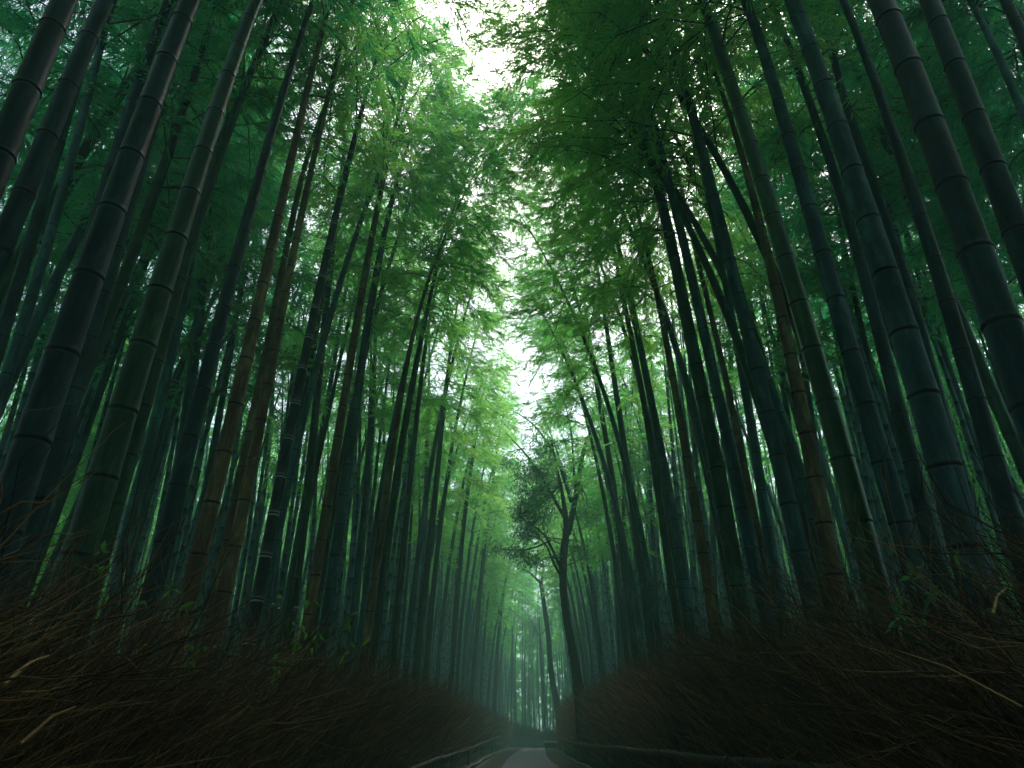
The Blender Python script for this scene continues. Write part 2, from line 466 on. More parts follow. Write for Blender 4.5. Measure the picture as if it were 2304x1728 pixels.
# name-free table: (material, X of lowest reference point, [(px, py, width px) from the ground up], label)
B = [
 # ---- left of the path
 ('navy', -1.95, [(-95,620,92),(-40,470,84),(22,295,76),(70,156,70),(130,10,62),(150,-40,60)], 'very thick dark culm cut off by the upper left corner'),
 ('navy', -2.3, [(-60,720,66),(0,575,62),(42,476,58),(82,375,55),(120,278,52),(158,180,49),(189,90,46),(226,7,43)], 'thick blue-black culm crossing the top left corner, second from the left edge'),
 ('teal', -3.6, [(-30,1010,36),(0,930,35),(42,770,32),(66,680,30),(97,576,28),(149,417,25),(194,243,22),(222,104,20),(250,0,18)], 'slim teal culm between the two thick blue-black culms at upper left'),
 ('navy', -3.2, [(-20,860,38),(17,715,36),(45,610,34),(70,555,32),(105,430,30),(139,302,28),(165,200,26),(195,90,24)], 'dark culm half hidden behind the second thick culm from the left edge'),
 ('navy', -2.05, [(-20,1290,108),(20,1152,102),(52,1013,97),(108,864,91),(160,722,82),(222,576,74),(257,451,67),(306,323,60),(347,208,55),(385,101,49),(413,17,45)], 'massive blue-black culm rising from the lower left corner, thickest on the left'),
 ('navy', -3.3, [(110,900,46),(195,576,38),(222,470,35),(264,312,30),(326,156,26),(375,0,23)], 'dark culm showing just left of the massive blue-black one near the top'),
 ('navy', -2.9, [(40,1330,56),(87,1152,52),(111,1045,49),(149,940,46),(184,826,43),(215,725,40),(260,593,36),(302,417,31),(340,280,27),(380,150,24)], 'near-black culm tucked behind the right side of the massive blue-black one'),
 ('green', -2.1, [(140,1370,98),(191,1183,88),(231,1066,80),(271,937,73),(309,816,68),(347,698,62),(389,576,56),(417,465,51),(451,358,46),(484,250,40),(517,146,34),(549,52,29),(566,7,27)], 'thick very dark green culm with bulging joints, second massive one from lower left'),
 ('green', -3.0, [(300,1000,42),(360,780,36),(420,576,30),(441,493,27),(469,410,24),(503,316,22),(538,222,19),(573,135,17),(611,49,15),(628,10,14)], 'slimmer dark culm alongside the upper right edge of the thick dark green one'),
 ('teal', -3.3, [(180,1460,40),(195,1395,39),(236,1221,36),(250,1152,34),(288,1010,31),(330,850,28),(372,700,25),(420,540,21),(470,380,17)], 'blue-lit culm peeping out at the foot of the thick dark green one'),
 ('navy', -2.2, [(325,1420,60),(340,1360,57),(361,1256,52),(382,1159,48),(406,1055,43),(430,958,40),(455,868,37),(483,774,34),(503,687,32),(535,580,29),(552,510,27),(573,424,25),(597,337,23),(621,257,20),(649,167,17),(680,66,14),(701,0,12)], 'straight slate-coloured culm with even dark rings, just left of the two brown ones'),
 ('brown', -2.15, [(400,1440,52),(417,1378,49),(434,1294,47),(458,1211,44),(483,1111,41),(507,1024,38),(528,934,36),(549,840,34),(569,743,32),(590,645,29),(611,556,26),(632,469,23),(649,385,20),(667,309,18),(684,229,16),(701,156,14),(719,83,12),(740,7,10)], 'tall brown dried culm, the thickest brown one left of the path'),
 ('brown', -2.2, [(485,1450,42),(495,1420,40),(514,1357,38),(524,1274,35),(540,1183,33),(556,1097,30),(573,1010,28),(590,930,26),(604,854,24),(618,781,22),(635,701,21),(656,576,19),(663,549,18),(681,462,16),(694,399,15),(712,330,13),(733,243,12),(764,104,9),(787,17,8)], 'brown culm darkening towards its top, immediately right of the thickest brown one on the left'),
 ('brown', -2.7, [(470,1430,30),(505,1250,27),(521,1152,26),(545,1040,24),(573,930,22),(600,800,20),(630,640,17),(665,440,13)], 'narrow brown culm squeezed behind the second brown one left of the path'),
 ('rings', -2.25, [(560,1450,34),(573,1388,33),(583,1332,31),(594,1263,30),(609,1190,28),(621,1121,27),(635,1052,26),(649,982,25),(663,916,24),(677,850,23),(694,750,21),(712,670,20),(733,583,18),(740,560,18),(775,392,15),(803,285,12),(827,201,10),(848,121,7)], 'black culm with bright white rings at every joint'),
 ('green', -2.9, [(650,1440,25),(667,1325,23),(677,1239,22),(691,1169,21),(698,1027,20),(715,888,18),(726,750,17),(743,611,15),(757,480,12),(775,330,9)], 'plain dark green culm next right of the white-ringed black one'),
 ('green', -3.4, [(670,1250,12),(705,1097,11),(729,975,10),(764,819,9),(790,690,7)], 'thin leaning dark stem crossing between the white-ringed culm and the brown one beyond it'),
 ('brown', -2.2, [(680,1470,30),(691,1409,29),(701,1353,28),(712,1287,27),(722,1218,26),(736,1162,25),(747,1080,24),(757,1010,23),(775,888,21),(789,805,20),(813,666,18),(827,576,16),(841,503,14),(858,417,12),(876,340,11),(890,278,9),(907,222,7),(921,156,5)], 'curving brown culm whose leafy tip arcs over the path at upper left'),
 ('grey', -2.4, [(725,1480,30),(733,1430,29),(740,1326,28),(750,1253,27),(760,1187,26),(775,1145,25),(785,1045,24),(796,948,22),(806,864,21),(817,784,20),(831,698,18),(848,611,17),(862,521,14),(886,434,10)], 'pale blue-grey culm right of the curving brown one'),
 ('green', -2.1, [(830,1540,24),(837,1500,23),(848,1395,22),(865,1273,21),(879,1169,20),(896,1045,19),(910,941,17),(928,871,15),(942,784,13),(962,698,10),(983,593,7)], 'dark straight culm right behind the orange-brown middle one'),
 ('brown', -2.05, [(810,1540,24),(817,1492,23),(829,1419,22),(841,1325,21),(851,1235,20),(863,1159,19),(869,1097,18),(883,1010,16),(900,906,14),(914,819,12),(924,750,10),(938,690,8),(976,593,5)], 'orange-brown culm nearest the path among the distant left ones'),
 ('green', -2.1, [(882,1530,18),(886,1464,17),(896,1343,16),(907,1239,16),(917,1149,15),(924,1062,14),(935,958,13),(948,854,11),(959,750,8)], 'dark culm second right from the orange-brown one'),
 ('green', -2.1, [(932,1560,20),(938,1499,19),(945,1378,18),(962,1273,17),(976,1162,15),(990,993,12),(1001,888,10),(1011,802,8),(1025,698,5)], 'almost black straight culm standing alone against pale foliage left of the sky gap'),
 ('green', -1.95, [(1012,1560,12),(1018,1500,12),(1025,1395,11),(1035,1256,11),(1046,1152,10),(1063,1027,9),(1073,958,7)], 'slender dark culm far down the left side of the path'),
 ('green', -1.9, [(1058,1580,11),(1063,1534,11),(1073,1430,10),(1080,1326,10),(1087,1249,9),(1101,1152,8),(1112,1050,7),(1126,961,5)], 'thin dark culm curving right near the far left end of the path'),
 ("green", -1.45, [(1112,1590,9),(1115,1534,9),(1122,1412,8),(1136,1319,6)], 'last thin culm bordering the misty opening on its left'),
 # ---- right of the path
 ('green', 2.2, [(1440,1530,19),(1428,1464,18),(1410,1326,17),(1393,1169,15),(1383,1114,14),(1369,1010,13),(1351,916,12),(1337,833,11),(1320,743,9),(1296,663,7),(1265,576,5)], 'dark culm whose top bends left towards the sky gap'),
 ('green', 2.9, [(1400,1300,13),(1372,1050,11),(1345,860,9),(1324,750,8),(1317,680,7),(1296,593,5)], 'very thin dark stem crossing the bent one right of the sky gap'),
 ('green', 2.25, [(1478,1530,24),(1470,1480,23),(1459,1395,22),(1445,1291,21),(1431,1187,19),(1417,1097,17),(1400,975,15),(1386,871,13),(1365,750,11),(1355,663,9),(1341,583,8),(1310,434,5)], 'straight dark green culm third from the sky gap on the right'),
 ('green', 2.3, [(1542,1500,23),(1530,1450,22),(1515,1360,21),(1497,1221,20),(1483,1097,19),(1466,993,17),(1445,888,15),(1428,784,13),(1403,680,11),(1383,576,9),(1358,417,6)], 'black-green culm just left of the slate blue one on the right side'),
 ('teal', 2.3, [(1560,1480,29),(1550,1400,28),(1543,1308,27),(1532,1256,26),(1518,1169,25),(1508,1114,24),(1490,1027,21),(1469,923,19),(1448,819,17),(1428,708,14),(1400,594,12),(1376,486,10),(1348,392,7)], 'slate blue culm with regular joints midway down the right side'),
 ('brown', 2.25, [(1612,1430,29),(1602,1360,28),(1588,1291,27),(1578,1221,26),(1564,1145,25),(1546,1010,22),(1528,941,20),(1515,854,18),(1501,767,15),(1483,680,13),(1466,593,11),(1455,555,10),(1428,451,8),(1400,340,6)], 'slim brown culm, leftmost of the brown ones right of the path'),
 ('green', 2.15, [(1680,1470,44),(1670,1400,43),(1660,1330,41),(1650,1242,40),(1643,1162,39),(1623,1073,37),(1602,993,35),(1581,906,34),(1564,819,32),(1550,732,30),(1528,645,28),(1508,521,25),(1487,434,23),(1462,347,21),(1438,260,19),(1410,174,17),(1379,87,15),(1337,0,13)], 'near-black green culm arching left at the very top of the view'),
 ('grey', 2.2, [(1735,1430,40),(1723,1378,38),(1706,1291,36),(1685,1211,33),(1664,1125,30),(1647,1038,28),(1630,954,27),(1611,875,26),(1595,791,25),(1578,715,24),(1560,638,23),(1546,576,22),(1521,476,20),(1504,399,19),(1483,319,18),(1459,243,17),(1438,163,16),(1414,87,14),(1390,0,13)], 'grey-blue culm with a bright rim, just right of the arching near-black one'),
 ('brown', 2.8, [(1735,1330,21),(1717,1256,20),(1692,1169,19),(1685,1097,18),(1664,993,17),(1651,923,16),(1630,836,15),(1612,750,14),(1588,663,13),(1567,576,12),(1545,480,10),(1520,360,8)], 'thin brown culm crossing behind the grey-blue rimmed one'),
 ('teal', 2.5, [(1765,1450,33),(1755,1390,31),(1748,1319,30),(1734,1235,29),(1720,1149,27),(1710,1073,26),(1696,993,24),(1685,913,22),(1671,826,20),(1654,746,18),(1640,680,16),(1623,593,14),(1600,480,11),(1575,350,8)], 'clean teal culm with pale joints, left of the tall slate one'),
 ('grey', 2.2, [(1850,1470,50),(1835,1400,48),(1820,1326,46),(1807,1253,45),(1783,1162,44),(1762,1069,41),(1737,975,38),(1717,878,36),(1692,784,33),(1668,690,31),(1640,576,28),(1624,514,26),(1604,431,25),(1581,344,23),(1557,260,21),(1546,201,20),(1528,130,18),(1501,60,16),(1480,0,14)], 'tall slate-grey culm left of the glossy green one'),
 ('gloss', 2.1, [(2005,1440,74),(1990,1370,72),(1970,1290,70),(1949,1204,67),(1918,1093,62),(1883,979,58),(1848,864,54),(1817,743,50),(1784,633,45),(1751,521,40),(1720,424,37),(1691,326,34),(1661,240,32),(1630,149,29),(1602,66,26),(1588,0,24)], 'thick glossy deep green culm with bright edges at its top'),
 ('brown', 2.4, [(1900,1450,52),(1890,1400,50),(1878,1326,49),(1866,1239,47),(1852,1159,44),(1831,1059,41),(1814,965,38),(1795,878,35),(1779,784,32),(1762,697,29),(1741,618,25),(1730,576,23),(1706,486,19),(1685,399,16),(1664,330,13),(1635,220,10)], 'thick brown culm against the left side of the glossy green one'),
 ('grey', 2.2, [(2105,1450,66),(2090,1400,64),(2071,1326,62),(2043,1242,60),(2022,1187,58),(1980,1020,52),(1947,909,49),(1916,802,46),(1887,694,44),(1852,583,41),(1828,486,38),(1798,389,34),(1772,292,31),(1744,205,28),(1720,115,26),(1696,31,24),(1685,0,23)], 'mottled grey culm next right of the glossy green one'),
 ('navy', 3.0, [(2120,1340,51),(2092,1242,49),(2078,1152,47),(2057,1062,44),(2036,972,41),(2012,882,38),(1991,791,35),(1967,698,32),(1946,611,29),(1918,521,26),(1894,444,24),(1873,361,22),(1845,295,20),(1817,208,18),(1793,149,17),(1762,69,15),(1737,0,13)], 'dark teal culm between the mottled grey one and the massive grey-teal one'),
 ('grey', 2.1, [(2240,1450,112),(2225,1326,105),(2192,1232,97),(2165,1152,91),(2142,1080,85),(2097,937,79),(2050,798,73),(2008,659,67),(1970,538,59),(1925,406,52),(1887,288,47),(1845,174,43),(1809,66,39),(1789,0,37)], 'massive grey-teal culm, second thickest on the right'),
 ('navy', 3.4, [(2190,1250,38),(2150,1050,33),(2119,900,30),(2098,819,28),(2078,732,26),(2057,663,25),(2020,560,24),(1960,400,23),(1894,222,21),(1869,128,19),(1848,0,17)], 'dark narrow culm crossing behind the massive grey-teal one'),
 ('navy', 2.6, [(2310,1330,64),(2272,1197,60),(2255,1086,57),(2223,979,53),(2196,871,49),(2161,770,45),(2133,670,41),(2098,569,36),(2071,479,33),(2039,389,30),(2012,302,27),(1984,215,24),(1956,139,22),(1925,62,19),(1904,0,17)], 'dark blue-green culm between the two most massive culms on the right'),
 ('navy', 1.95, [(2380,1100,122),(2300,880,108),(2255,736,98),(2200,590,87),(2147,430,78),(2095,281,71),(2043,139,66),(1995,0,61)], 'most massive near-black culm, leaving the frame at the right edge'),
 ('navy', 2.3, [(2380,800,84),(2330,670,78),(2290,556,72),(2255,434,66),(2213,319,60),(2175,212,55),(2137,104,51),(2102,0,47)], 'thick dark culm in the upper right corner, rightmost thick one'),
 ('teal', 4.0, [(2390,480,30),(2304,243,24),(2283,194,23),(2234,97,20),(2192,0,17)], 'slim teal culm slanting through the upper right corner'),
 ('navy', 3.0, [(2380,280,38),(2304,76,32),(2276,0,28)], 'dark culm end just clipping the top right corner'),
]

placed = []      # (screen x at y=1000, label or None) for the background's labels
LEANIN = {}
def build_hero(idx, spec):
    mk, X, pts, label = spec
    rg = random.Random(100 + idx)
    side = -1 if X < 0 else 1
    p0, t0 = at_x(pts[0][0], pts[0][1], X)
    Y0 = p0.y
    P, r = [], []
    for px, py, w in pts:
        p, t = at_y(px, py, Y0)
        P.append(np.array(p))
        # a round stem seen off the lens axis looks wider than it is
        r.append(w * 0.5 * t / FPX * 0.96 * math.cos(math.atan(abs(px - CX) / FPX)))
    # down to the ground
    d = (P[1] - P[0]) / max(1e-3, P[1][2] - P[0][2])
    d = np.array([d[0] * 0.5, 0, 1.0])
    if P[0][2] > 0:
        nst = max(1, int(P[0][2] / 0.4))
        low = [P[0] - d * (P[0][2] + 0.05) * k / nst for k in range(nst, 0, -1)]
        r0 = r[0]
        P = low + P
        r = [r0 * (1 + 0.012 * (nst - k)) for k in range(nst)] + r
    # on upwards to the tip, bowing over the path
    zt = P[-1][2]
    H = max(rg.uniform(11.2, 13.6), zt + 1.3)
    d = P[-1] - P[-3]; d = d / np.linalg.norm(d)
    z0, r0 = zt, r[-1]
    cur = P[-1].copy(); k = 0
    bend = rg.uniform(0.016, 0.030) + (.012 if side > 0 else 0)
    while cur[2] < H and k < 60:
        f = (cur[2] - z0) / (H - z0)
        tgt = -side
        dd = d + np.array([tgt * bend * (1 + 1.5 * f), rg.uniform(-.015, .015), 0])
        if dd[0] * side < -0.6: dd[0] = -0.6 * side
        if dd[0] * side > 0.1: dd[0] *= 0.7
        d = dd / np.linalg.norm(dd)
        cur = cur + d * 0.4
        k += 1
        f = min(1, (cur[2] - z0) / (H - z0))
        P.append(cur.copy()); r.append(max(0.006, r0 * (1 - f) ** 0.9))
    base = P[0].copy()
    base[2] = 0
    Q, q, s = resample(np.array(P) - base, r, 0.15)
    # the culm only tapers upward
    q = np.minimum.accumulate(q * 1.0 + 0)
    e = bpy.data.objects.new('bamboo', None)
    COL.objects.link(e); e.location = base; e.empty_display_size = 0.2
    tag(e, 'label', 'bamboo', 'tall bamboo culms lining the path')
    e['label'] = label
    wmax = max(p[2] for p in pts)
    me, nodes = culm_mesh(Q, q, s, 20 if wmax > 35 else 12, CM[mk], seed=idx)
    link('culm', me, e)
    start = max(6.3, H * rg.uniform(0.52, 0.60))
    # a crown that reaches over the path less than it reaches outward, so the sky shows in the middle
    fm, bm = crown_meshes(Q, q, s, nodes, start, rg, dens=0.9, blen=1.1, lean=(-side * .2, 0), tone0=rg.uniform(.4, .9), world=base, mat=LM_T if abs(X) / Y0 > .62 else LM)
    if fm:
        link('branches', bm, e)
        link('foliage', fm, e)
    # screen position for neighbours
    k = min(range(len(pts)), key=lambda i: abs(pts[i][1] - 1000))
    placed.append((pts[k][0], label, Y0))
    return base

heroes = [build_hero(i, b) for i, b in enumerate(B)]

# bamboos farther along whose leafy tops arch over the path
ARCH = []
def build_arch(i, x, y, mk, label, bow=None, dens=1.2, ex=2.4, bl=1.2):
    rg = random.Random(900 + i)
    side = -1 if x < 0 else 1
    H = rg.uniform(10.8, 13.2); r0 = rg.uniform(.055, .075)
    z = np.linspace(-.05, H, 26); f = np.clip(z / H, 0, 1)
    bow = bow or rg.uniform(.9, 1.7)
    P = np.stack([-side * bow * f ** ex, 0.4 * rg.uniform(-1, 1) * f ** 2 + 0 * z, z], 1)
    Q, q, s = resample(P, np.maximum(.006, r0 * (1 - .2 * f) * (1 - f ** 2.2) ** .8), .2)
    me, nodes = culm_mesh(Q, q, s, 10, CM[mk], seed=900 + i, k0=2.6)
    base = np.array([x, y, 0.0])
    fm, bm = crown_meshes(Q, q, s, nodes, H * rg.uniform(.50, .60), rg, dens=dens, blen=bl, lean=(-side * .4, 0), tone0=rg.uniform(.45, .9), world=base)
    e = bpy.data.objects.new('bamboo', None); COL.objects.link(e); e.location = base; e.empty_display_size = .2
    tag(e, label, 'bamboo', 'bamboos arching over the path')
    link('culm', me, e); link('branches', bm, e); link('foliage', fm, e)
    return base
AW = ['nearest', 'second nearest', 'third nearest', 'fourth nearest', 'fifth nearest', 'sixth nearest', 'seventh nearest', 'eighth nearest', 'ninth nearest', 'tenth nearest', 'eleventh nearest', 'twelfth nearest', 'farthest']
for k, (xx, yy, mk, lb) in enumerate([
    (2.9, 5.3, 'navy', 'slender dark bamboo behind the tall slate-grey culm, its top reaching over the path'),
    (3.3, 7.3, 'green', 'slender green bamboo behind the rimmed grey-blue culm, its top reaching over the path'),
    (2.8, 8.7, 'teal', 'slender bluish bamboo behind the arching near-black culm, its top reaching over the path'),
    (3.1, 9.9, 'green', 'slender bamboo behind the slate blue culm, its crown spread over the path'),
    (2.7, 11.2, 'navy', 'thin blackish bamboo behind the straight dark green culm on the right, crown over the path'),
    (2.75, 6.3, 'green', 'slender green bamboo right behind the clean teal culm, its crown hanging over the path'),
    (3.2, 6.8, 'teal', 'slender bluish bamboo deeper behind the clean teal culm, its crown hanging over the path'),
    (-2.9, 9.4, 'green', 'slender green bamboo behind the pale blue-grey culm, crown over the path'),
    (-3.0, 7.7, 'teal', 'slender bluish bamboo behind the curving brown culm, crown over the path')]):
    ARCH.append(build_arch(60 + k, xx, yy, mk, lb, (2.6 if yy < 7 else 1.9) if xx > 0 else 1.5, 1.0, 2.6, 1.8 if yy < 7 else 1.4))
for sd, sn in ((-1, 'left'), (1, 'right')):
    for k in range(13):
        yy = 10.6 + k * 2.35 + rnd.uniform(-.6, .6)
        xx = 0.05 + max(0, yy - 22) ** 1.5 * .006 + sd * rnd.uniform(2.15, 2.9)
        ARCH.append(build_arch(k * 2 + (sd > 0), xx, yy, rnd.choice(['green', 'teal', 'green', 'teal']), f'{AW[k]} of the slender bamboos bowing over the path from the {sn} fence', rnd.uniform(1.8, 2.6) if sd > 0 else rnd.uniform(1.2, 2.0)))

# ------------------------------------------------------------------ background bamboo: variants copied
def make_variant(vi, mk):
    rg = random.Random(500 + vi)
    H = rg.uniform(10.5, 13.0)
    r0 = rg.uniform(0.05, 0.075)
    la = 0.0; bow = rg.uniform(0.4, 1.3)
    z = np.linspace(-0.05, H, 26)
    f = np.clip(z / H, 0, 1)
    P = np.stack([math.cos(la) * bow * f ** 2.6 + 0.03 * np.sin(f * 9 + vi), math.sin(la) * bow * f ** 2.6 + 0.03 * np.cos(f * 8), z], 1)
    r = np.maximum(0.006, r0 * (1 - 0.2 * f) * (1 - f ** 2.2) ** 0.8)
    Q, q, s = resample(P, r, 0.2)
    me, nodes = culm_mesh(Q, q, s, 9, CM[mk], seed=vi, k0=2.6)
    fm, bm = crown_meshes(Q, q, s, nodes, H * rg.uniform(0.45, 0.56), rg, dens=1.6, blen=1.0, tone0=rg.uniform(.35, .6))
    fm2 = fm.copy(); fm2.materials[0] = LM_T
    return me, bm, fm, fm2

VK = ['teal', 'green', 'teal', 'navy', 'green', 'grey', 'teal', 'brown', 'green', 'teal']
variants = [make_variant(i, k) for i, k in enumerate(VK)]

def project(p):
    v = RM.transposed() @ (Vector(p) - EYE)
    if v.z > -0.05: return None
    return CX + FPX * v.x / -v.z, CY - FPX * v.y / -v.z

taken = [(b[0], b[1]) for b in heroes + ARCH]
bg = []
def try_add(x, y, mind):
    for (a, b) in taken:
        if (a - x) ** 2 + (b - y) ** 2 < mind * mind: return False
    taken.append((x, y)); bg.append((x, y)); return True

def corridor(Y):
    """the path bends slightly to the right in the distance"""
    return 0.05 + max(0.0, Y - 22) ** 1.5 * 0.006

def fill(n, fx, mind):
    tries = 0; n0 = len(bg)
    while len(bg) - n0 < n and tries < 20000:
        tries += 1
        p = fx()
        if p: try_add(p[0], p[1], mind)
def f_rows():
    y = rnd.uniform(4, 44)
    x = corridor(y) + rnd.choice((-1, 1)) * (2.35 + abs(rnd.gauss(0, 1.6)))
    return None if abs(x) > 0.72 * y + 0.3 else (x, y)
def f_deep():
    y = rnd.uniform(8, 44); x = rnd.choice((-1, 1)) * rnd.uniform(4.5, 15)
    return None if abs(x) > 0.85 * y + 0.5 else (x, y)
def f_side():
    y = rnd.uniform(3.2, 10); x = rnd.choice((-1, 1)) * rnd.uniform(3.8, 9.5)
    return None if abs(x) > 0.95 * y + 1.0 else (x, y)
fill(80, f_rows, 0.55)                  # the rows close behind the fences
fill(44, f_side, 0.7)                   # abreast of the viewer
fill(54, f_deep, 0.8)                   # deeper among the trees
fill(36, lambda: (rnd.uniform(-6, 9), rnd.uniform(44, 56)), 0.7)      # closing the far end

COLN = {'teal': 'blue-green', 'green': 'dark green', 'navy': 'blackish', 'grey': 'pale grey', 'brown': 'brownish'}
hero_sorted = sorted([(x, l) for x, l, y in placed if x > -60 and x < 2360])
def short(l):
    l = l.split(',')[0]
    return ' '.join(l.split()[:6])
recs = []
for i, (x, y) in enumerate(bg):
    vi = rnd.randrange(len(variants))
    if VK[vi] == 'brown' and rnd.random() < 0.4: vi = 0
    pr = project((x, y, 2.5))
    recs.append([x, y, vi, pr[0] if pr else -999])
recs.sort(key=lambda r: r[3])
used = {}
ORD = ['', 'second ', 'third ', 'fourth ', 'fifth ', 'sixth ', 'seventh ', 'eighth ', 'ninth ', 'tenth ', 'eleventh ', 'twelfth ']
POS = [(-1e9, 'between the left edge and the slim culms at far left')]
zones = [(110, 'at the far left edge'), (260, 'between the two massive culms at lower left'), (360, 'behind the thick dark green culm'),
         (460, 'behind the slate culm left of the path'), (560, 'behind the two brown culms on the left'), (650, 'beside the white-ringed black culm'),
         (740, 'left of the curving brown culm'), (830, 'behind the pale blue-grey culm on the left'), (900, 'beside the orange-brown culm'), (980, 'left of the lone near-black culm'),
         (1060, 'right of the lone near-black culm'), (1125, 'at the left border of the misty opening'), (1190, 'inside the misty opening at the path end'),
         (1260, 'behind the crooked thin tree'), (1330, 'just right of the branching tree'), (1400, 'far right of the branching tree'), (1470, 'behind the slate blue culm'),
         (1560, 'by the slim brown culm on the right'), (1650, 'behind the grey-blue rimmed culm'), (1750, 'by the tall slate-grey culm'),
         (1850, 'behind the thick brown culm on the right'), (1960, 'behind the glossy green culm'), (2080, 'right of the mottled grey culm'),
         (2200, 'behind the massive grey-teal culm'), (1e9, 'at the far right edge')]
for x, y, vi, sx in recs:
    me, bm, fm, fm2 = variants[vi]
    if abs(x) > .5 * y: fm = fm2
    zn = [z for m, z in zones if sx < m][0]
    dist = 'slim' if y < 12 else ('hazy thin' if y < 28 else 'faint distant')
    key = f"{dist} {COLN[VK[vi]]} bamboo {zn}"
    n = used.get(key, 0); used[key] = n + 1
    lab = key if n == 0 else f"{ORD[min(n, 11)]}{key}"
    e = bpy.data.objects.new('bamboo', None)
    COL.objects.link(e)
    e.location = (x, y, 0); e.empty_display_size = 0.2
    lean = 0.035
    rz = (0 if x < corridor(y) else math.pi) + rnd.gauss(0, .5) if abs(x) < 4.5 and y > 24 else (math.pi if x < 0 else 0) + rnd.uniform(-1.3, 1.3)
    if abs(x) > 5: rz = rnd.uniform(0, 6.283)
    e.rotation_euler = (rnd.gauss(0, lean), rnd.gauss(0, lean), rz)
    k = rnd.uniform(0.85, 1.15)
    e.scale = (k, k, k)
    tag(e, lab, 'bamboo', 'slender background bamboo')
    link('culm', me, e); link('branches', bm, e); link('foliage', fm, e)

# ------------------------------------------------------------------ the mass of bamboo beyond: one object
def thicket():
    Vl, Fl, tn, Vc, Fc, cr = [], [], [], [], [], []
    ol = oc = 0
    rg = random.Random(77)
    srcs = []
    stems = []
    rk = []
    for vi in (0, 1, 4):
        me, bm, fm, fm2 = variants[vi]
        a = np.empty(len(fm.vertices) * 3, np.float32); fm.vertices.foreach_get('co', a); a = a.reshape(-1, 4, 3)
        t = np.empty(len(fm.vertices), np.float32); fm.attributes['tone'].data.foreach_get('value', t)
        srcs.append((a, t.reshape(-1, 4)[:, 0]))
    spots = []
    for _ in range(430):
        side = rg.choice((-1, 1))
        y = rg.uniform(3, 56)
        x = side * rg.uniform(8.5, 23)
        if abs(x) > y + 6: y = abs(x) - 6 + rg.uniform(0, 20)
        spots.append((x, y, rg.uniform(-4.5, 0), .34, 1.6))
    for _ in range(100):
        spots.append((rg.uniform(-22, 26), rg.uniform(57, 66), rg.uniform(-3.5, 0), .3, 1.6))
    for _ in range(70):
        spots.append((rg.uniform(-9, 13), rg.uniform(57, 62), rg.uniform(-7, -1), .35, 1.7))
    for _ in range(110):       # low growth closing the view between the far stems
        side = rg.choice((-1, 1))
        spots.append((side * rg.uniform(12, 25), rg.uniform(14, 60), rg.uniform(-9, -6), .3, 1.8))
    for _ in range(80):
        side = rg.choice((-1, 1))
        spots.append((side * rg.uniform(9.5, 17), rg.uniform(5, 24), rg.uniform(-9, -6.5), .3, 1.7))
    for _ in range(60):
        spots.append((rg.uniform(-14, 18), rg.uniform(58, 64), rg.uniform(-9, -6), .35, 1.8))
    for _ in range(190):        # overhead, beside and behind the viewer, closing the light off
        side = rg.choice((-1, 1))
        x = side * rg.uniform(0.4, 14); y = rg.uniform(-13, 0.2)
        if abs(x) > 7: y += rg.uniform(0, 5)
        spots.append((x, y, rg.uniform(-3, 0) if y < -4 or abs(x) > 5 else 0, .2, 2.6))
    for (x, y, dz, frac, big) in spots:
        a, t = srcs[rg.randrange(3)]
        idx = NR.permutation(len(a))[:int(len(a) * frac)]
        L = a[idx]
        c = L.mean(1, keepdims=True)
        L = c + (L - c) * big
        th = rg.uniform(0, 6.28); ct, st = math.cos(th), math.sin(th)
        M = np.array([[ct, -st, 0], [st, ct, 0], [0, 0, 1.0]])
        V = L.reshape(-1, 3) @ M.T + np.array([x, y, dz])
        n = len(idx)
        Vl.append(V); b = (np.arange(n) * 4)[:, None] + ol
        Fl.append(np.concatenate([b + np.array([[0, 2, 1]]), b + np.array([[0, 3, 2]])]))
        tn.append(np.repeat(t[idx], 4)); ol += len(V)
        if dz > -5.5: stems.append((x, y, 5))
    for _ in range(170):
        y = rg.uniform(44.5, 57); stems.append((rg.uniform(-8, 11), y, 6))
    n_st = len(stems)
    while len(stems) < n_st + 1900:
        y = rg.uniform(7, 55); x = corridor(y) + rg.choice((-1, 1)) * (2.6 + 9 * rg.random() ** 1.2)
        if abs(x) > .9 * y or (y < 11 and abs(x) < 4.5): continue
        if min((a - x) ** 2 + (b - y) ** 2 for a, b in taken) < .09: continue
        stems.append((x, y, 7))
    for (x, y, sd_) in stems:
        H = rg.uniform(9.5, 12.5); r0 = rg.uniform(.028, .055)
        zz = []; cur = rg.uniform(0, .3)
        while cur < H:
            zz += [(cur, .97, 0, 1), (cur + .012, 1.08, .5, 0), (cur + .03, 1, .8, 0), (cur + .22, .99, 0, 0)]; cur += rg.uniform(.26, .36)
        z = np.array([a[0] for a in zz]); f = np.clip(z / H, 0, 1)
        lx, ly = rg.gauss(0, .035), rg.gauss(0, .035); bx_ = rg.gauss(0, .7); by_ = rg.gauss(0, .7)
        P = np.stack([x + lx * z + bx_ * f ** 3, y + ly * z + by_ * f ** 3, z], 1)
        cv, cf = tube(P, np.array([a[1] for a in zz]) * r0 * (1 - .85 * f ** 1.6), sd_)
        Vc.append(cv); Fc.append(cf + oc); oc += len(cv)
        rk.append(np.repeat(np.array([[a[2], a[3], 0, 1.0] for a in zz]), sd_, axis=0))
    root = link('bamboo_thicket', mesh_np('bamboo_thicket', np.concatenate(Vc), np.concatenate(Fc), CM['mist_lit'], True,
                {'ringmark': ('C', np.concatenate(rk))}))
    tag(root, 'dense mass of distant bamboo filling the grove on both sides', 'bamboo thicket', kind='stuff')
    f = link('foliage', mesh_np('thicket_foliage', np.concatenate(Vl), np.concatenate(Fl), LM, False, {'tone': ('FLOAT', np.concatenate(tn))}), root)
    f['kind'] = 'stuff'
thicket()

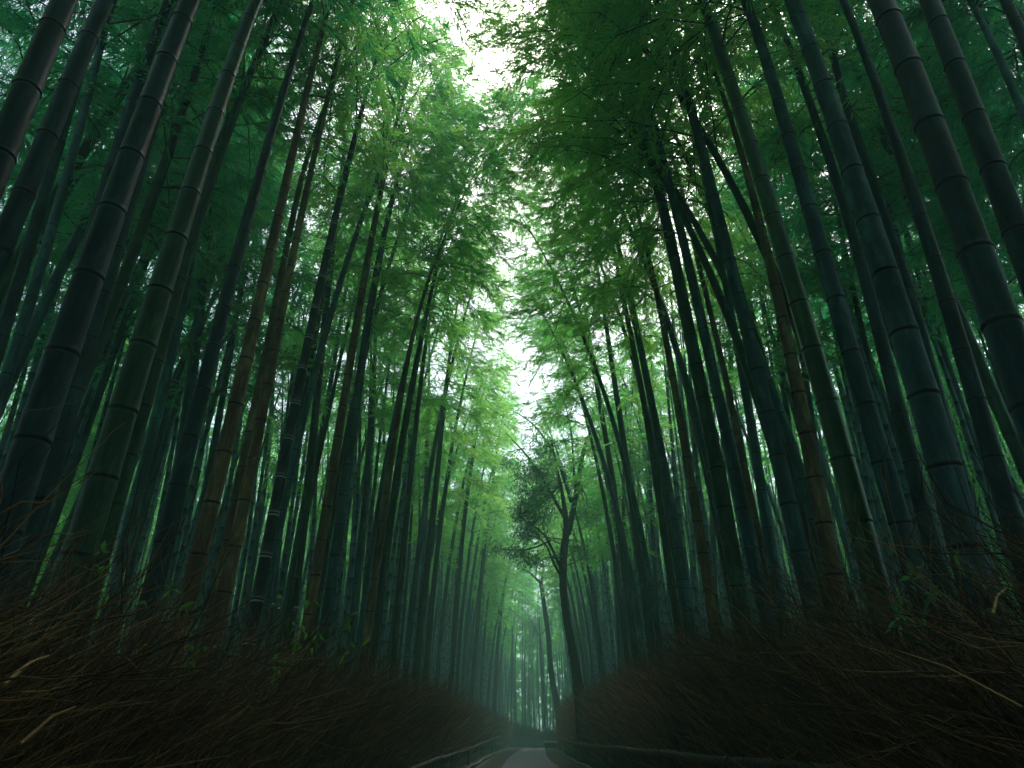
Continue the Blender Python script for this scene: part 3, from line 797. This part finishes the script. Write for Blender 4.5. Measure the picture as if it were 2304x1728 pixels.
# ------------------------------------------------------------------ ground, path
def sheet(name, xs, ys, zf, mat, thick=None):
    X, Y = np.meshgrid(xs, ys)
    V = np.stack([X, Y, zf(X, Y)], -1).reshape(-1, 3)
    nx = len(xs)
    i = (np.arange(len(ys) - 1)[:, None] * nx + np.arange(nx - 1)[None]).ravel()
    F = np.stack([i, i + 1, i + nx + 1, i + nx], -1)
    return link(name, mesh_np(name, V, F, mat))

def gz(X, Y):
    c = 0.05 + np.maximum(0, Y - 22) ** 1.5 * 0.006
    a = np.abs(X - c)
    return np.clip((a - 1.9) * 0.15, 0, 0.12) * (1 + 0.6 * np.sin(X * 1.7 + Y * .9) * np.sin(Y * 1.3)) 
xs = np.concatenate([np.linspace(-160, -8, 16), np.linspace(-7.5, 8, 90), np.linspace(9, 160, 16)])
ys = np.concatenate([np.linspace(-60, -2, 12), np.linspace(-1.5, 60, 150), np.linspace(64, 220, 14)])
tag(sheet('ground', xs, ys, gz, GROUND_M), kind='structure')

def strip(name, x0, x1, z, y0, y1, mat, n=90, nx=5, wob=0.0):
    ys = np.linspace(y0, y1, n)
    V = []
    rg = random.Random(hash(name) % 1000 if False else len(name))
    for y in ys:
        c = corridor(y)
        for k in range(nx):
            f = k / (nx - 1)
            j = (rg.uniform(-wob, wob) if k in (0, nx - 1) else 0)
            V.append((c + x0 + (x1 - x0) * f + j, y, z))
    i = (np.arange(n - 1)[:, None] * nx + np.arange(nx - 1)[None]).ravel()
    F = np.stack([i, i + 1, i + nx + 1, i + nx], -1)
    return link(name, mesh_np(name, np.array(V), F, mat))
tag(strip('gravel_verge', -1.15, 1.25, 0.004, -6, 43.5, GRAVEL_M), 'gravel strips bordering the asphalt', 'gravel', kind='structure')
tag(strip('path', -0.55, 0.72, 0.012, -6, 43.5, ASPH_M, wob=0.02), kind='structure')

# pebbles along the verge
def pebbles():
    rg = NR
    n = 9000
    y = 6 + 36 * rg.random(n) ** 1.2
    sd = np.where(rg.random(n) < .5, -1, 1)
    cx = 0.05 + np.maximum(0, y - 22) ** 1.5 * 0.006
    x = cx + 0.085 + sd * (0.62 + 0.52 * rg.random(n) ** 1.1)
    s = rg.uniform(0.008, 0.028, n) 
    octa = np.array([[1, 0, 0], [0, 1, 0], [-1, 0, 0], [0, -1, 0], [0, 0, .7], [0, 0, -.5]])
    fa = np.array([[0, 1, 4], [1, 2, 4], [2, 3, 4], [3, 0, 4], [1, 0, 5], [2, 1, 5], [3, 2, 5], [0, 3, 5]])
    V = (octa[None] * s[:, None, None] * rg.uniform(.7, 1.3, (n, 6, 3))) + np.stack([x, y, np.full(n, 0.008)], 1)[:, None]
    F = (fa[None] + (np.arange(n) * 6)[:, None, None]).reshape(-1, 3)
    o = link('pebbles', mesh_np('pebbles', V.reshape(-1, 3), F, GRAVEL_M, False))
    tag(o, 'loose pebbles scattered along both edges of the path', 'pebbles', kind='stuff')
pebbles()

# ------------------------------------------------------------------ brushwood fences
def fence_top(side, Y):
    if side < 0: return np.interp(Y, [1, 2.5, 7, 15, 30, 44], [.86, .95, 1.2, 1.42, 1.55, 1.5])
    return np.interp(Y, [1, 2, 5, 15, 30, 44], [.9, 1.0, 1.38, 1.6, 1.85, 1.8])

def brush_fence(side):
    rg = NR
    x_in, x_out = 1.5, 1.95
    # core
    ys = np.linspace(-3, 43.5, 240)
    V = []
    for y in ys:
        c = corridor(y); t = float(fence_top(side, y)) - 0.30
        t += 0.05 * math.sin(y * 3.1) + 0.04 * math.sin(y * 7.7 + side)
        j = lambda a: a + rnd.uniform(-.03, .03)
        for (dx, z) in ((x_in - .02, -0.02), (x_in, t * .5), (x_in + .08, t * .85), (x_in + .2, t), (x_out - .1, t), (x_out, t * .6), (x_out, -.02)):
            V.append((c + side * j(dx), y, j(z)))
    k = 7
    i = (np.arange(len(ys) - 1)[:, None] * k + np.arange(k - 1)[None]).ravel()
    F = np.stack([i, i + 1, i + k + 1, i + k], -1)
    root = bpy.data.objects.new('brushwood_fence', None); COL.objects.link(root)
    nm = 'left' if side < 0 else 'right'
    tag(root, {'left': 'shaggy brown brushwood hedge fence left of the path', 'right': 'shaggy brown brushwood hedge fence right of the path'}[nm], 'fence', 'brushwood fences along the path')
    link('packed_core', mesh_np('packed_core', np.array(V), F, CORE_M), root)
    # twigs
    n = 36000
    y = 1.0 + 42 * rg.random(n) ** 2.1
    cx = 0.05 + np.maximum(0, y - 22) ** 1.5 * 0.006
    top = fence_top(side, y)
    u = rg.random(n) ** 0.75
    z = 0.1 + u * (top - 0.42)
    inner = rg.random(n) < 0.75
    dx = np.where(inner, x_in + 0.02 + rg.uniform(-0.06, 0.05, n) + 0.12 * (z / top) ** 2, rg.uniform(x_in, x_out, n))
    L = (0.16 + 0.46 * rg.random(n) ** 1.7) * (1 + 0.15 * (rg.random(n) < .06))
    near = np.clip(1.5 - y / 6, 0, 1)
    L *= (1 + 0.25 * near)
    clump = np.sin(y * 2.3 + side) * .3 + np.sin(y * 5.9) * .2
    # the twigs stand up, bow over towards the path and are swept back along it
    dirx = -side * (0.26 + 0.40 * rg.normal(size=n) + .35 * clump)
    diry = 0.12 + 0.42 * rg.normal(size=n) + 0.45 * clump
    dirz = np.abs(0.9 + 0.25 * rg.normal(size=n))
    D = np.stack([dirx, diry, dirz], 1); D /= np.linalg.norm(D, axis=1)[:, None]
    P0 = np.stack([cx + side * dx, y, z], 1)
    bend = np.stack([-side * rg.uniform(0, .18, n), rg.normal(0, .1, n), -rg.uniform(-0.03, .22, n)], 1)
    def pt(t): return P0 + D * (L * t)[:, None] + bend * (L * t * t)[:, None] + (rg.normal(0, 0.014, (n, 3)) if 0 < t < 1 else 0)
    far = np.clip(y / 9, .55, 2.2)
    r0 = (0.0011 + 0.0034 * rg.random(n) ** 2.2) * far
    TV, TF = thin_tubes(P0, pt(.33), pt(.66), pt(1.0), r0, r0 * .45)
    tone = np.clip(0.40 + 0.24 * rg.normal(size=n) + 0.4 * (rg.random(n) < .05) + .12 * clump, 0, 1)
    link('brushwood', mesh_np('brushwood', TV, [TF], TWM, True, {'tone': ('FLOAT', np.repeat(tone, 12))}), root)['kind'] = 'stuff'
    # long forked sprays that rise out of the near part
    P, rr, tones = [], [], []
    m = 620
    parts = []
    tn = []
    for k in range(m):
        y0 = 1.1 + 13 * rnd.random() ** 1.5
        t = float(fence_top(side, y0))
        p = np.array([corridor(y0) + side * rnd.uniform(1.45, 2.1), y0, t - rnd.uniform(.25, .5)])
        d = np.array([-side * rnd.gauss(.45, .4), rnd.gauss(.15, .45), abs(rnd.gauss(.75, .25))]); d /= np.linalg.norm(d)
        Lg = rnd.uniform(.35, .85) * (1.1 if y0 < 4 else .8)
        cur, pts = p.copy(), [p.copy()]
        nk = 7
        for q_ in range(nk):
            d = d + np.array([rnd.gauss(0, .13), rnd.gauss(0, .13), rnd.gauss(-.05, .12)]); d /= np.linalg.norm(d)
            cur = cur + d * Lg / nk; pts.append(cur.copy())
            if q_ > 1 and rnd.random() < .75:
                dd = d + np.array([rnd.gauss(0, .55), rnd.gauss(0, .55), rnd.gauss(.1, .4)]); dd /= np.linalg.norm(dd)
                l2 = rnd.uniform(.08, .26)
                sp = [cur, cur + dd * l2 * .4, cur + dd * l2 * .75 + np.array([0, 0, .01]), cur + dd * l2 + np.array([rnd.gauss(0, .02), 0, .02])]
                parts.append(tube(sp, [.0019, .0016, .0012, .0007], 4)); tn.append(0)
        parts.append(tube(pts, np.linspace(.0042, .0012, nk + 1) * rnd.uniform(.7, 1.3), 5)); tn.append(0)
    V_, F_ = join(parts)
    tv = np.repeat(NR.uniform(0.05, .75, len(parts)), [len(p[0]) for p in parts])
    link('forked_twigs', mesh_np('forked_twigs', V_, F_, TWM, True, {'tone': ('FLOAT', tv)}), root)['kind'] = 'stuff'
    # dry leaves caught in the brush
    n = 3800
    y = 1.2 + 20 * rg.random(n) ** 1.9
    cx = 0.05 + np.maximum(0, y - 22) ** 1.5 * 0.006
    top = fence_top(side, y)
    z = top * rg.uniform(0.25, 1.0, n) 
    x = cx + side * (x_in - .05 + .25 * (z / top) ** 2 + rg.uniform(-.05, .12, n))
    D = rg.normal(size=(n, 3)) + np.array([0, 0, -.5])
    LV, LF = leaves(np.stack([x, y, z], 1), D, rg.uniform(.03, .09, n), rg.uniform(.006, .013, n))
    tone = rg.uniform(.5, 1.0, n)
    link('dry_leaves', mesh_np('dry_leaves', LV, LF, TWM, False, {'tone': ('FLOAT', np.repeat(tone, 4))}), root)['kind'] = 'stuff'
brush_fence(-1)
brush_fence(1)

def end_fence():
    """the fence that crosses behind the end of the path where it turns off"""
    root = bpy.data.objects.new('brushwood_fence', None); COL.objects.link(root)
    tag(root, 'low dark brushwood fence closing the far end of the path', 'fence', 'brushwood fences along the path')
    xs = np.linspace(-1.6, 3.6, 60); V = []
    for x in xs:
        yy = 43.8 + 0.06 * (x - .6) ** 2
        h = 0.72 + 0.32 * max(0, .9 - x) ** 1.2 + rnd.uniform(-.03, .03)
        V += [(x, yy - .2, -.02), (x, yy - .12, h * .7), (x, yy, h), (x, yy + .3, h), (x, yy + .35, -.02)]
    i = (np.arange(59)[:, None] * 5 + np.arange(4)[None]).ravel()
    link('packed_core', mesh_np('packed_core', np.array(V), np.stack([i, i + 1, i + 6, i + 5], -1), CORE_M), root)
    n = 5000
    x = NR.uniform(-1.6, 3.6, n); z = NR.uniform(.1, .75, n) * (1 + .38 * np.maximum(0, .9 - x))
    P0 = np.stack([x, 43.6 + 0.06 * (x - .6) ** 2 + 0 * x, z], 1)
    D = np.stack([NR.normal(.1, .2, n), NR.normal(-.1, .2, n), NR.uniform(.1, .4, n)], 1)
    TV, TF = thin_tubes(P0, P0 + D * .33, P0 + D * .66, P0 + D, np.full(n, .008), np.full(n, .004))
    link('brushwood', mesh_np('brushwood', TV, [TF], TWM, True, {'tone': ('FLOAT', np.repeat(NR.uniform(.2, .7, n), 12))}), root)['kind'] = 'stuff'
end_fence()

# ------------------------------------------------------------------ bamboo rails
def railing(side, ctrl, rad, label, posts, k0):
    root = bpy.data.objects.new('bamboo_railing', None); COL.objects.link(root)
    tag(root, label, 'railing', 'low bamboo railings at the path edge')
    ys = np.linspace(ctrl[0][0], ctrl[-1][0], 160)
    X = np.interp(ys, [c[0] for c in ctrl], [c[1] for c in ctrl]) + np.array([corridor(y) for y in ys])
    Z = np.interp(ys, [c[0] for c in ctrl], [c[2] for c in ctrl]) + 0.012 * np.sin(ys * 1.9)
    P = np.stack([X, ys, Z], 1)
    Q, q, s = resample(P, np.full(len(P), rad), 0.1)
    # jointed rail
    Qz = Q
    nodes, cur = [], 0.0
    rows = []
    while cur < s[-1] - .02:
        Ln = k0 * rnd.uniform(.8, 1.3)
        for ds, f, p_, dk in ((0, .93, 0, 1), (.006, 1.07, .2, .2), (.02, 1.0, 0, 0), (Ln * .5, .98, 0, 0), (Ln * .9, 1.0, .5, 0)):
            rows.append((cur + ds, f, p_, dk))
        cur += Ln
    rows = [r for r in rows if r[0] < s[-1]]
    S = np.array([r[0] for r in rows])
    PP = np.stack([np.interp(S, s, Qz[:, c]) for c in range(3)], 1)
    V, F = tube(PP, np.array([r[1] for r in rows]) * rad, 12)
    pal = np.repeat(np.array([r[2] for r in rows]), 12); drk = np.repeat(np.array([r[3] for r in rows]), 12)
    link('rail', mesh_np('rail', V, F, RAIL_M, True, {'ringmark': ('C', np.stack([pal, drk, 0 * pal, 0 * pal + 1], 1))}), root)
    for y in posts:
        x = float(np.interp(y, ys, X)) + side * (rad + .03); z = float(np.interp(y, ys, Z)) + .03
        pv, pf = tube([(x, y, -.02), (x, y, z * .5), (x + .003, y, z - .004), (x + .003, y, z)], [.032, .031, .03, .012], 10)
        o = link('post', mesh_np('post', pv, pf, WOOD_M), root)
        # rope lashing round the joint of post and rail
        pts = []
        for a in np.linspace(0, 6 * math.pi, 40):
            pts.append((x - side * (rad * .5 + .015) + (rad + .05) * math.cos(a), y - .015 + a * .0016, z - .03 + (rad + .012) * math.sin(a)))
        rv, rf = tube(pts, np.full(40, .004), 5)
        link('lashing', mesh_np('lashing', rv, rf, CORE_M), o)
railing(1, [(1.5, 1.42, .47), (6, 1.38, .46), (14, 1.32, .45), (30, 1.25, .46)], .034, 'segmented bamboo rail at the foot of the right fence', [3.1, 5.2, 7.6, 10, 13, 16.5, 20, 25], .105)
railing(-1, [(1.5, -1.38, .27), (8, -1.36, .27), (11, -1.30, .32), (16, -1.34, .33), (22, -1.3, .42), (32, -1.25, .6)], .03, 'thin wavy bamboo rail at the foot of the left fence', [3.5, 6, 8.5, 11, 14, 18, 23, 28], .22)
def edging(side, label):
    ys = np.linspace(-3, 42, 120)
    P = np.stack([np.array([corridor(y) for y in ys]) + side * 1.2 + .05, ys, np.full(120, .05) + .015 * np.sin(ys * 1.3)], 1)
    V, F = tube(P, np.full(120, .035), 8)
    o = link('path_edging', mesh_np('path_edging', V, F, RAIL_M, True, {'ringmark': ('C', np.tile(np.array([0, 0, 0, 1.0]), (len(V), 1)))}))
    tag(o, label, 'edging', 'poles edging the path')
edging(-1, 'low pole edging the gravel left of the asphalt')
edging(1, 'low pole edging the gravel right of the asphalt')

# small box with a pale lid at the far right end of the path
def box_arr(x0, x1, y0, y1, z0, z1, b=.01):
    V = np.array([(x, y, z) for z in (z0, z1) for x, y in ((x0, y0), (x1, y0), (x1, y1), (x0, y1))], float)
    F = np.array([[0, 3, 2, 1], [4, 5, 6, 7], [0, 1, 5, 4], [1, 2, 6, 5], [2, 3, 7, 6], [3, 0, 4, 7]])
    return V, F
p, _ = at_y(1240, 1668, 36.0)
bx = bpy.data.objects.new('wooden_stand', None); COL.objects.link(bx); bx.location = (p.x, 36.0, 0)
tag(bx, 'small dark stand with a pale top plank at the far right end of the path', 'stand')
topz = p.z
V, F = join([box_arr(-.30, -.22, -.14, .14, 0, topz - .03), box_arr(.22, .30, -.14, .14, 0, topz - .03), box_arr(-.22, .22, -.10, -.06, .1, topz - .03)])
link('frame', mesh_np('frame', V, F, BARK_M, False), bx)
V, F = box_arr(-.34, .34, -.19, .19, topz - .06, topz + .03)
link('top_plank', mesh_np('top_plank', V, [F], PALE_M, False), bx)

# ------------------------------------------------------------------ broadleaf trees
def px_line(pts, Y, dy=0.0):
    P, r = [], []
    for k, (x, y, w) in enumerate(pts):
        yy = Y + dy * k
        p, t = at_y(x, y, yy)
        P.append(np.array(p)); r.append(w * .5 * t / FPX)
    return P, r

def limb(P, r, seed=0, step=.12, wob=.02):
    Q, q, s = resample(P, r, step)
    g = np.random.default_rng(seed)
    Q = Q + np.cumsum(g.normal(0, wob * .12, Q.shape), 0) * np.linspace(0, 1, len(Q))[:, None]
    return tube(Q, q * (1 + .06 * g.normal(size=len(q))), 10), Q

def broad_tree(Y, trunk, limbs, clusters, label, seed, nleaf=26, twigs=3):
    g = np.random.default_rng(seed)
    P, r = px_line(trunk, Y)
    if P[0][2] > 0:
        b = P[0].copy(); b[2] = -.05; b[0] += .05
        P = [b] + P; r = [r[0] * 1.25] + r
    base = np.array([P[0][0], Y, 0.0])
    root = bpy.data.objects.new('broadleaf_tree', None); COL.objects.link(root); root.location = base
    tag(root, label, 'tree')
    (tv, tf), Q = limb([p - base for p in P], r, seed)
    link('trunk', mesh_np('trunk', tv, tf, BARK_M), root)
    parts, tips = [], []
    for k, (pts, dy) in enumerate(limbs):
        P, r = px_line(pts, Y, dy)
        (v, f), q = limb([p - base for p in P], r, seed + k + 1, .12, .05)
        parts.append((v, f)); tips += [q[-1], q[len(q) * 3 // 4], q[len(q) // 2]]
    tips = np.array(tips)
    # twigs towards foliage clusters
    LB, LD = [], []
    for (cx_, cy_, rx, ry, dY, cnt) in clusters:
        c, t = at_y(cx_, cy_, Y + dY)
        c = np.array(c) - base
        Rx, Rz = rx * t / FPX, ry * t / FPX
        for _ in range(max(4, int(cnt * 1.25))):
            while True:
                o = g.uniform(-1, 1, 3)
                if np.linalg.norm(o) < 1: break
            p = c + o * np.array([Rx, Rx * .8, Rz])
            tip = tips[np.argmin(np.linalg.norm(tips - p, axis=1) + g.uniform(0, .4, len(tips)))]
            dvec = p - tip; L = np.linalg.norm(dvec)
            sidev = g.normal(0, .12 * L, 3)
            pts = [tip, tip + dvec * .35 + sidev, tip + dvec * .7 + sidev * .8 + np.array([0, 0, .05 * L]), p]
            if g.random() < .5:
                parts.append(tube(pts, [.012, .009, .006, .003], 4))
            m = nleaf
            q = p + g.normal(0, .14, (m, 3)) * np.array([1, 1, .55])
            LB.append(q); LD.append(g.normal(0, 1, (m, 3)) + np.array([0, 0, -.4]))
    LB = np.concatenate(LB); LD = np.concatenate(LD); n = len(LB)
    V_, F_ = join(parts)
    link('limbs', mesh_np('limbs', V_, F_, BARK_M), root)
    LV, LF = leaves(LB, LD, g.uniform(.05, .095, n), g.uniform(.028, .048, n), fold=.12)
    link('crown', mesh_np('crown', LV, LF, LM_B, False, {'tone': ('FLOAT', np.repeat(g.random(n), 4))}), root)

YT = 18.5
broad_tree(YT,
    [(1306, 1590, 26), (1303, 1551, 24), (1289, 1465, 21), (1275, 1400, 19), (1268, 1350, 17), (1265, 1291, 17), (1268, 1239, 18), (1276, 1190, 16)],
    [([(1276, 1200, 18), (1290, 1150, 13), (1300, 1090, 12), (1310, 1020, 10), (1322, 985, 6)], .05),
     ([(1275, 1200, 15), (1272, 1150, 11), (1262, 1090, 8), (1250, 1040, 5), (1240, 990, 3)], -.1),
     ([(1270, 1165, 9), (1240, 1110, 6), (1205, 1050, 5), (1165, 1000, 4), (1140, 975, 2)], .1),
     ([(1285, 1130, 8), (1262, 1050, 6), (1235, 1000, 5), (1200, 950, 4), (1160, 925, 2)], .15),
     ([(1266, 1290, 8), (1245, 1240, 6), (1225, 1200, 5), (1195, 1180, 3), (1170, 1165, 2)], -.1),
     ([(1265, 1300, 8), (1245, 1265, 5), (1232, 1225, 4), (1215, 1210, 3)], -.2),
     ([(1296, 1120, 7), (1290, 1050, 5), (1285, 980, 4), (1268, 900, 2)], .2),
     ([(1240, 1215, 4), (1200, 1235, 4), (1160, 1240, 3), (1110, 1235, 2)], -.15)],
    [(1190, 1085, 42, 60, 0, 70), (1232, 1060, 40, 55, .4, 55), (1180, 1150, 30, 40, -.3, 45), (1225, 1140, 35, 45, .2, 45), (1195, 1200, 35, 16, -.4, 28),
     (1318, 1150, 30, 25, .5, 26), (1310, 1240, 32, 22, .3, 20), (1165, 1245, 35, 14, -.5, 16), (1200, 1262, 26, 12, -.3, 14), (1215, 1010, 40, 30, .3, 30),
     (1290, 1060, 25, 50, .5, 24), (1150, 1040, 22, 20, .2, 10), (1120, 1235, 22, 12, -.4, 8)],
    'dark branching broadleaf tree leaning over the end of the right fence', 41)
broad_tree(37.0,
    [(1264, 1650, 17), (1256, 1600, 15), (1240, 1520, 13), (1237, 1480, 12), (1235, 1430, 11), (1226, 1378, 11), (1222, 1330, 10), (1217, 1308, 9)],
    [([(1217, 1312, 7), (1200, 1296, 4), (1185, 1282, 3), (1165, 1275, 2)], .1),
     ([(1217, 1312, 7), (1222, 1290, 4), (1224, 1272, 3), (1215, 1255, 2)], 0),
     ([(1205, 1300, 3), (1208, 1275, 3), (1198, 1255, 2)], -.1)],
    [(1205, 1268, 26, 10, 0, 12), (1180, 1280, 14, 8, 0, 6)],
    'crooked thin bare tree in the misty opening left of the branching tree', 57, nleaf=18)
broad_tree(47.0,
    [(1222, 1600, 7), (1221, 1540, 6), (1218, 1480, 6), (1214, 1420, 5), (1212, 1390, 4)],
    [([(1214, 1430, 4), (1200, 1405, 3), (1190, 1390, 2)], 0), ([(1214, 1430, 4), (1235, 1410, 3), (1245, 1385, 2)], 0)],
    [(1192, 1400, 24, 20, 0, 40), (1222, 1385, 26, 24, 0, 46), (1210, 1435, 30, 22, .5, 40), (1238, 1460, 20, 24, 0, 26), (1185, 1452, 20, 12, 0, 14)],
    'small dark bushy tree standing in the mist at the path end', 63, nleaf=30)

# ------------------------------------------------------------------ leafy shoots on the fences
def shoot(px, py, Y, n, label, size=1.0, side=-1, spread=.22, mat=None):
    c, t = at_y(px, py, Y)
    c = np.array(c)
    base = c + np.array([0.02 * side, 0.03, -spread * 1.1])
    root = bpy.data.objects.new('leafy_shoot', None); COL.objects.link(root); root.location = base
    tag(root, label, 'shoot', 'green shoots on the brushwood')
    g = np.random.default_rng(int(px))
    parts, LB, LD = [], [], []
    for k in range(max(3, n // 5)):
        e = (c - base) + g.normal(0, spread, 3) * np.array([1, .5, .6])
        m = e * .5 + g.normal(0, .04, 3)
        parts.append(tube([np.zeros(3), m * .6, m + np.array([0, 0, .02]), e], [.003, .0025, .002, .001], 5))
        for j in range(5):
            f = .55 + .45 * j / 4
            p = m * (1 - f) * 2 * .5 + e * f
            LB.append(p); d = g.normal(0, .7, 3) + e / (np.linalg.norm(e) + 1e-6) * .4; d[2] -= .35; LD.append(d)
    V_, F_ = join(parts)
    link('stem', mesh_np('stem', V_, F_, BRANCH_M), root)
    LB = np.array(LB); LD = np.array(LD); k = len(LB)
    V, F = leaves(LB, LD, g.uniform(.035, .07, k) * size, g.uniform(.012, .022, k) * size, fold=.15, droop=.15)
    link('foliage', mesh_np('foliage', V, F, mat or LM_S, False, {'tone': ('FLOAT', np.repeat(g.random(k), 4))}), root)
shoot(610, 1460, 3.3, 40, 'bright green leafy shoot on the left fence below the brown culms', 1.0)
shoot(665, 1400, 3.5, 24, 'small bright shoot drooping beside the foot of the curving brown culm', 1.0, spread=.12)
shoot(195, 1275, 1.9, 8, 'few yellow-green leaves on the left fence near the thick dark green culm', .7, spread=.06)
shoot(370, 1337, 2.3, 7, 'single pair of green leaves low in front of the slate culm', .7, spread=.04)
shoot(455, 1465, 2.6, 10, 'tiny green sprout deep in the left brushwood', .7, spread=.05)
shoot(2070, 1385, 2.3, 40, 'blue-green leafy tuft on the right fence under the mottled grey culm', 1.1, 1, .10, LM_B)
shoot(2120, 1300, 2.3, 12, 'thin green sprig left of the foot of the massive grey-teal culm', .8, 1, .10)

# dead sticks lying on the brushwood
def stick(a, b, Y0, Y1, r, label, tone=.95):
    p, _ = at_y(a[0], a[1], Y0); q, _ = at_y(b[0], b[1], Y1)
    p = np.array(p); q = np.array(q)
    m = (p + q) / 2 + np.array([0, 0, .015])
    P = [p, p * .66 + m * .34, m, m * .4 + q * .6, q]
    V, F = tube(np.array(P) - p, [r, r, r * .85, r * .7, r * .4], 7)
    o = link('dead_stick', mesh_np('dead_stick', V, F, TWM, True, {'tone': ('FLOAT', np.full(len(V), tone))}))
    o.location = p
    tag(o, label, 'stick', 'dead sticks on the brushwood')
stick((8, 1540), (110, 1475), 1.55, 1.8, .0045, 'pale dry stick across the left fence at the frame edge')
stick((45, 1675), (170, 1590), 1.45, 1.7, .004, 'grey stick low on the left fence, beneath the pale one', .7)
stick((2300, 1590), (2010, 1460), 1.5, 1.9, .0022, 'long pale straw slanting down the right fence', .8)
stick((2235, 1380), (2262, 1325), 1.9, 1.95, .004, 'short upright orange straw by the right frame edge')

# ------------------------------------------------------------------ haze
def haze():
    V, F = box_arr(-150, 150, -50, 190, -1.0, 17.5)
    m, nt, out = newmat('haze_air')
    v = nt.nodes.new('ShaderNodeVolumePrincipled')
    v.inputs['Color'].default_value = (0.40, 0.76, 0.68, 1)
    v.inputs['Density'].default_value = 0.0105
    v.inputs['Anisotropy'].default_value = 0.25
    nt.links.new(v.outputs[0], out.inputs['Volume'])
    o = link('haze', mesh_np('haze', V, F, m, False))
    tag(o, 'thin green-tinted mist filling the grove', 'haze', kind='stuff')
haze()

# ------------------------------------------------------------------ light
w = bpy.data.worlds.new('World'); sc.world = w
w.use_nodes = True
nt = w.node_tree; nt.nodes.clear()
wo = nt.nodes.new('ShaderNodeOutputWorld')
bgN = nt.nodes.new('ShaderNodeBackground')
sky = nt.nodes.new('ShaderNodeTexSky'); sky.sky_type = 'NISHITA'
SE, SA = R(62), R(20)
sky.sun_disc = False; sky.sun_elevation = SE; sky.sun_rotation = SA
sky.dust_density = 4.0; sky.air_density = 1.0
hs = nt.nodes.new('ShaderNodeHueSaturation'); hs.inputs['Saturation'].default_value = 0.78
nt.links.new(sky.outputs[0], hs.inputs['Color'])
nt.links.new(hs.outputs[0], bgN.inputs['Color'])
bgN.inputs['Strength'].default_value = 0.15
nt.links.new(bgN.outputs[0], wo.inputs[0])
sun = bpy.data.lights.new('sun', 'SUN'); sun.energy = 0.9; sun.angle = R(16); sun.color = (1, .985, .96)
so = bpy.data.objects.new('sun', sun); COL.objects.link(so)
dirv = Vector((math.sin(SA) * math.cos(SE), math.cos(SA) * math.cos(SE), math.sin(SE)))
so.rotation_euler = dirv.to_track_quat('Z', 'Y').to_euler(); so.location = dirv * 60

sc.view_settings.view_transform = 'Standard'
sc.view_settings.look = 'None'
sc.view_settings.gamma = 1
sc.view_settings.exposure = 1.5
sc.render.engine = 'CYCLES'
cy = sc.cycles
cy.use_denoising = True
cy.max_bounces = 7; cy.diffuse_bounces = 4; cy.glossy_bounces = 2; cy.transmission_bounces = 4
cy.volume_bounces = 1; cy.transparent_max_bounces = 4
cy.use_adaptive_sampling = True; cy.adaptive_threshold = 0.02
cy.sample_clamp_indirect = 4
sc.render.film_transparent = False
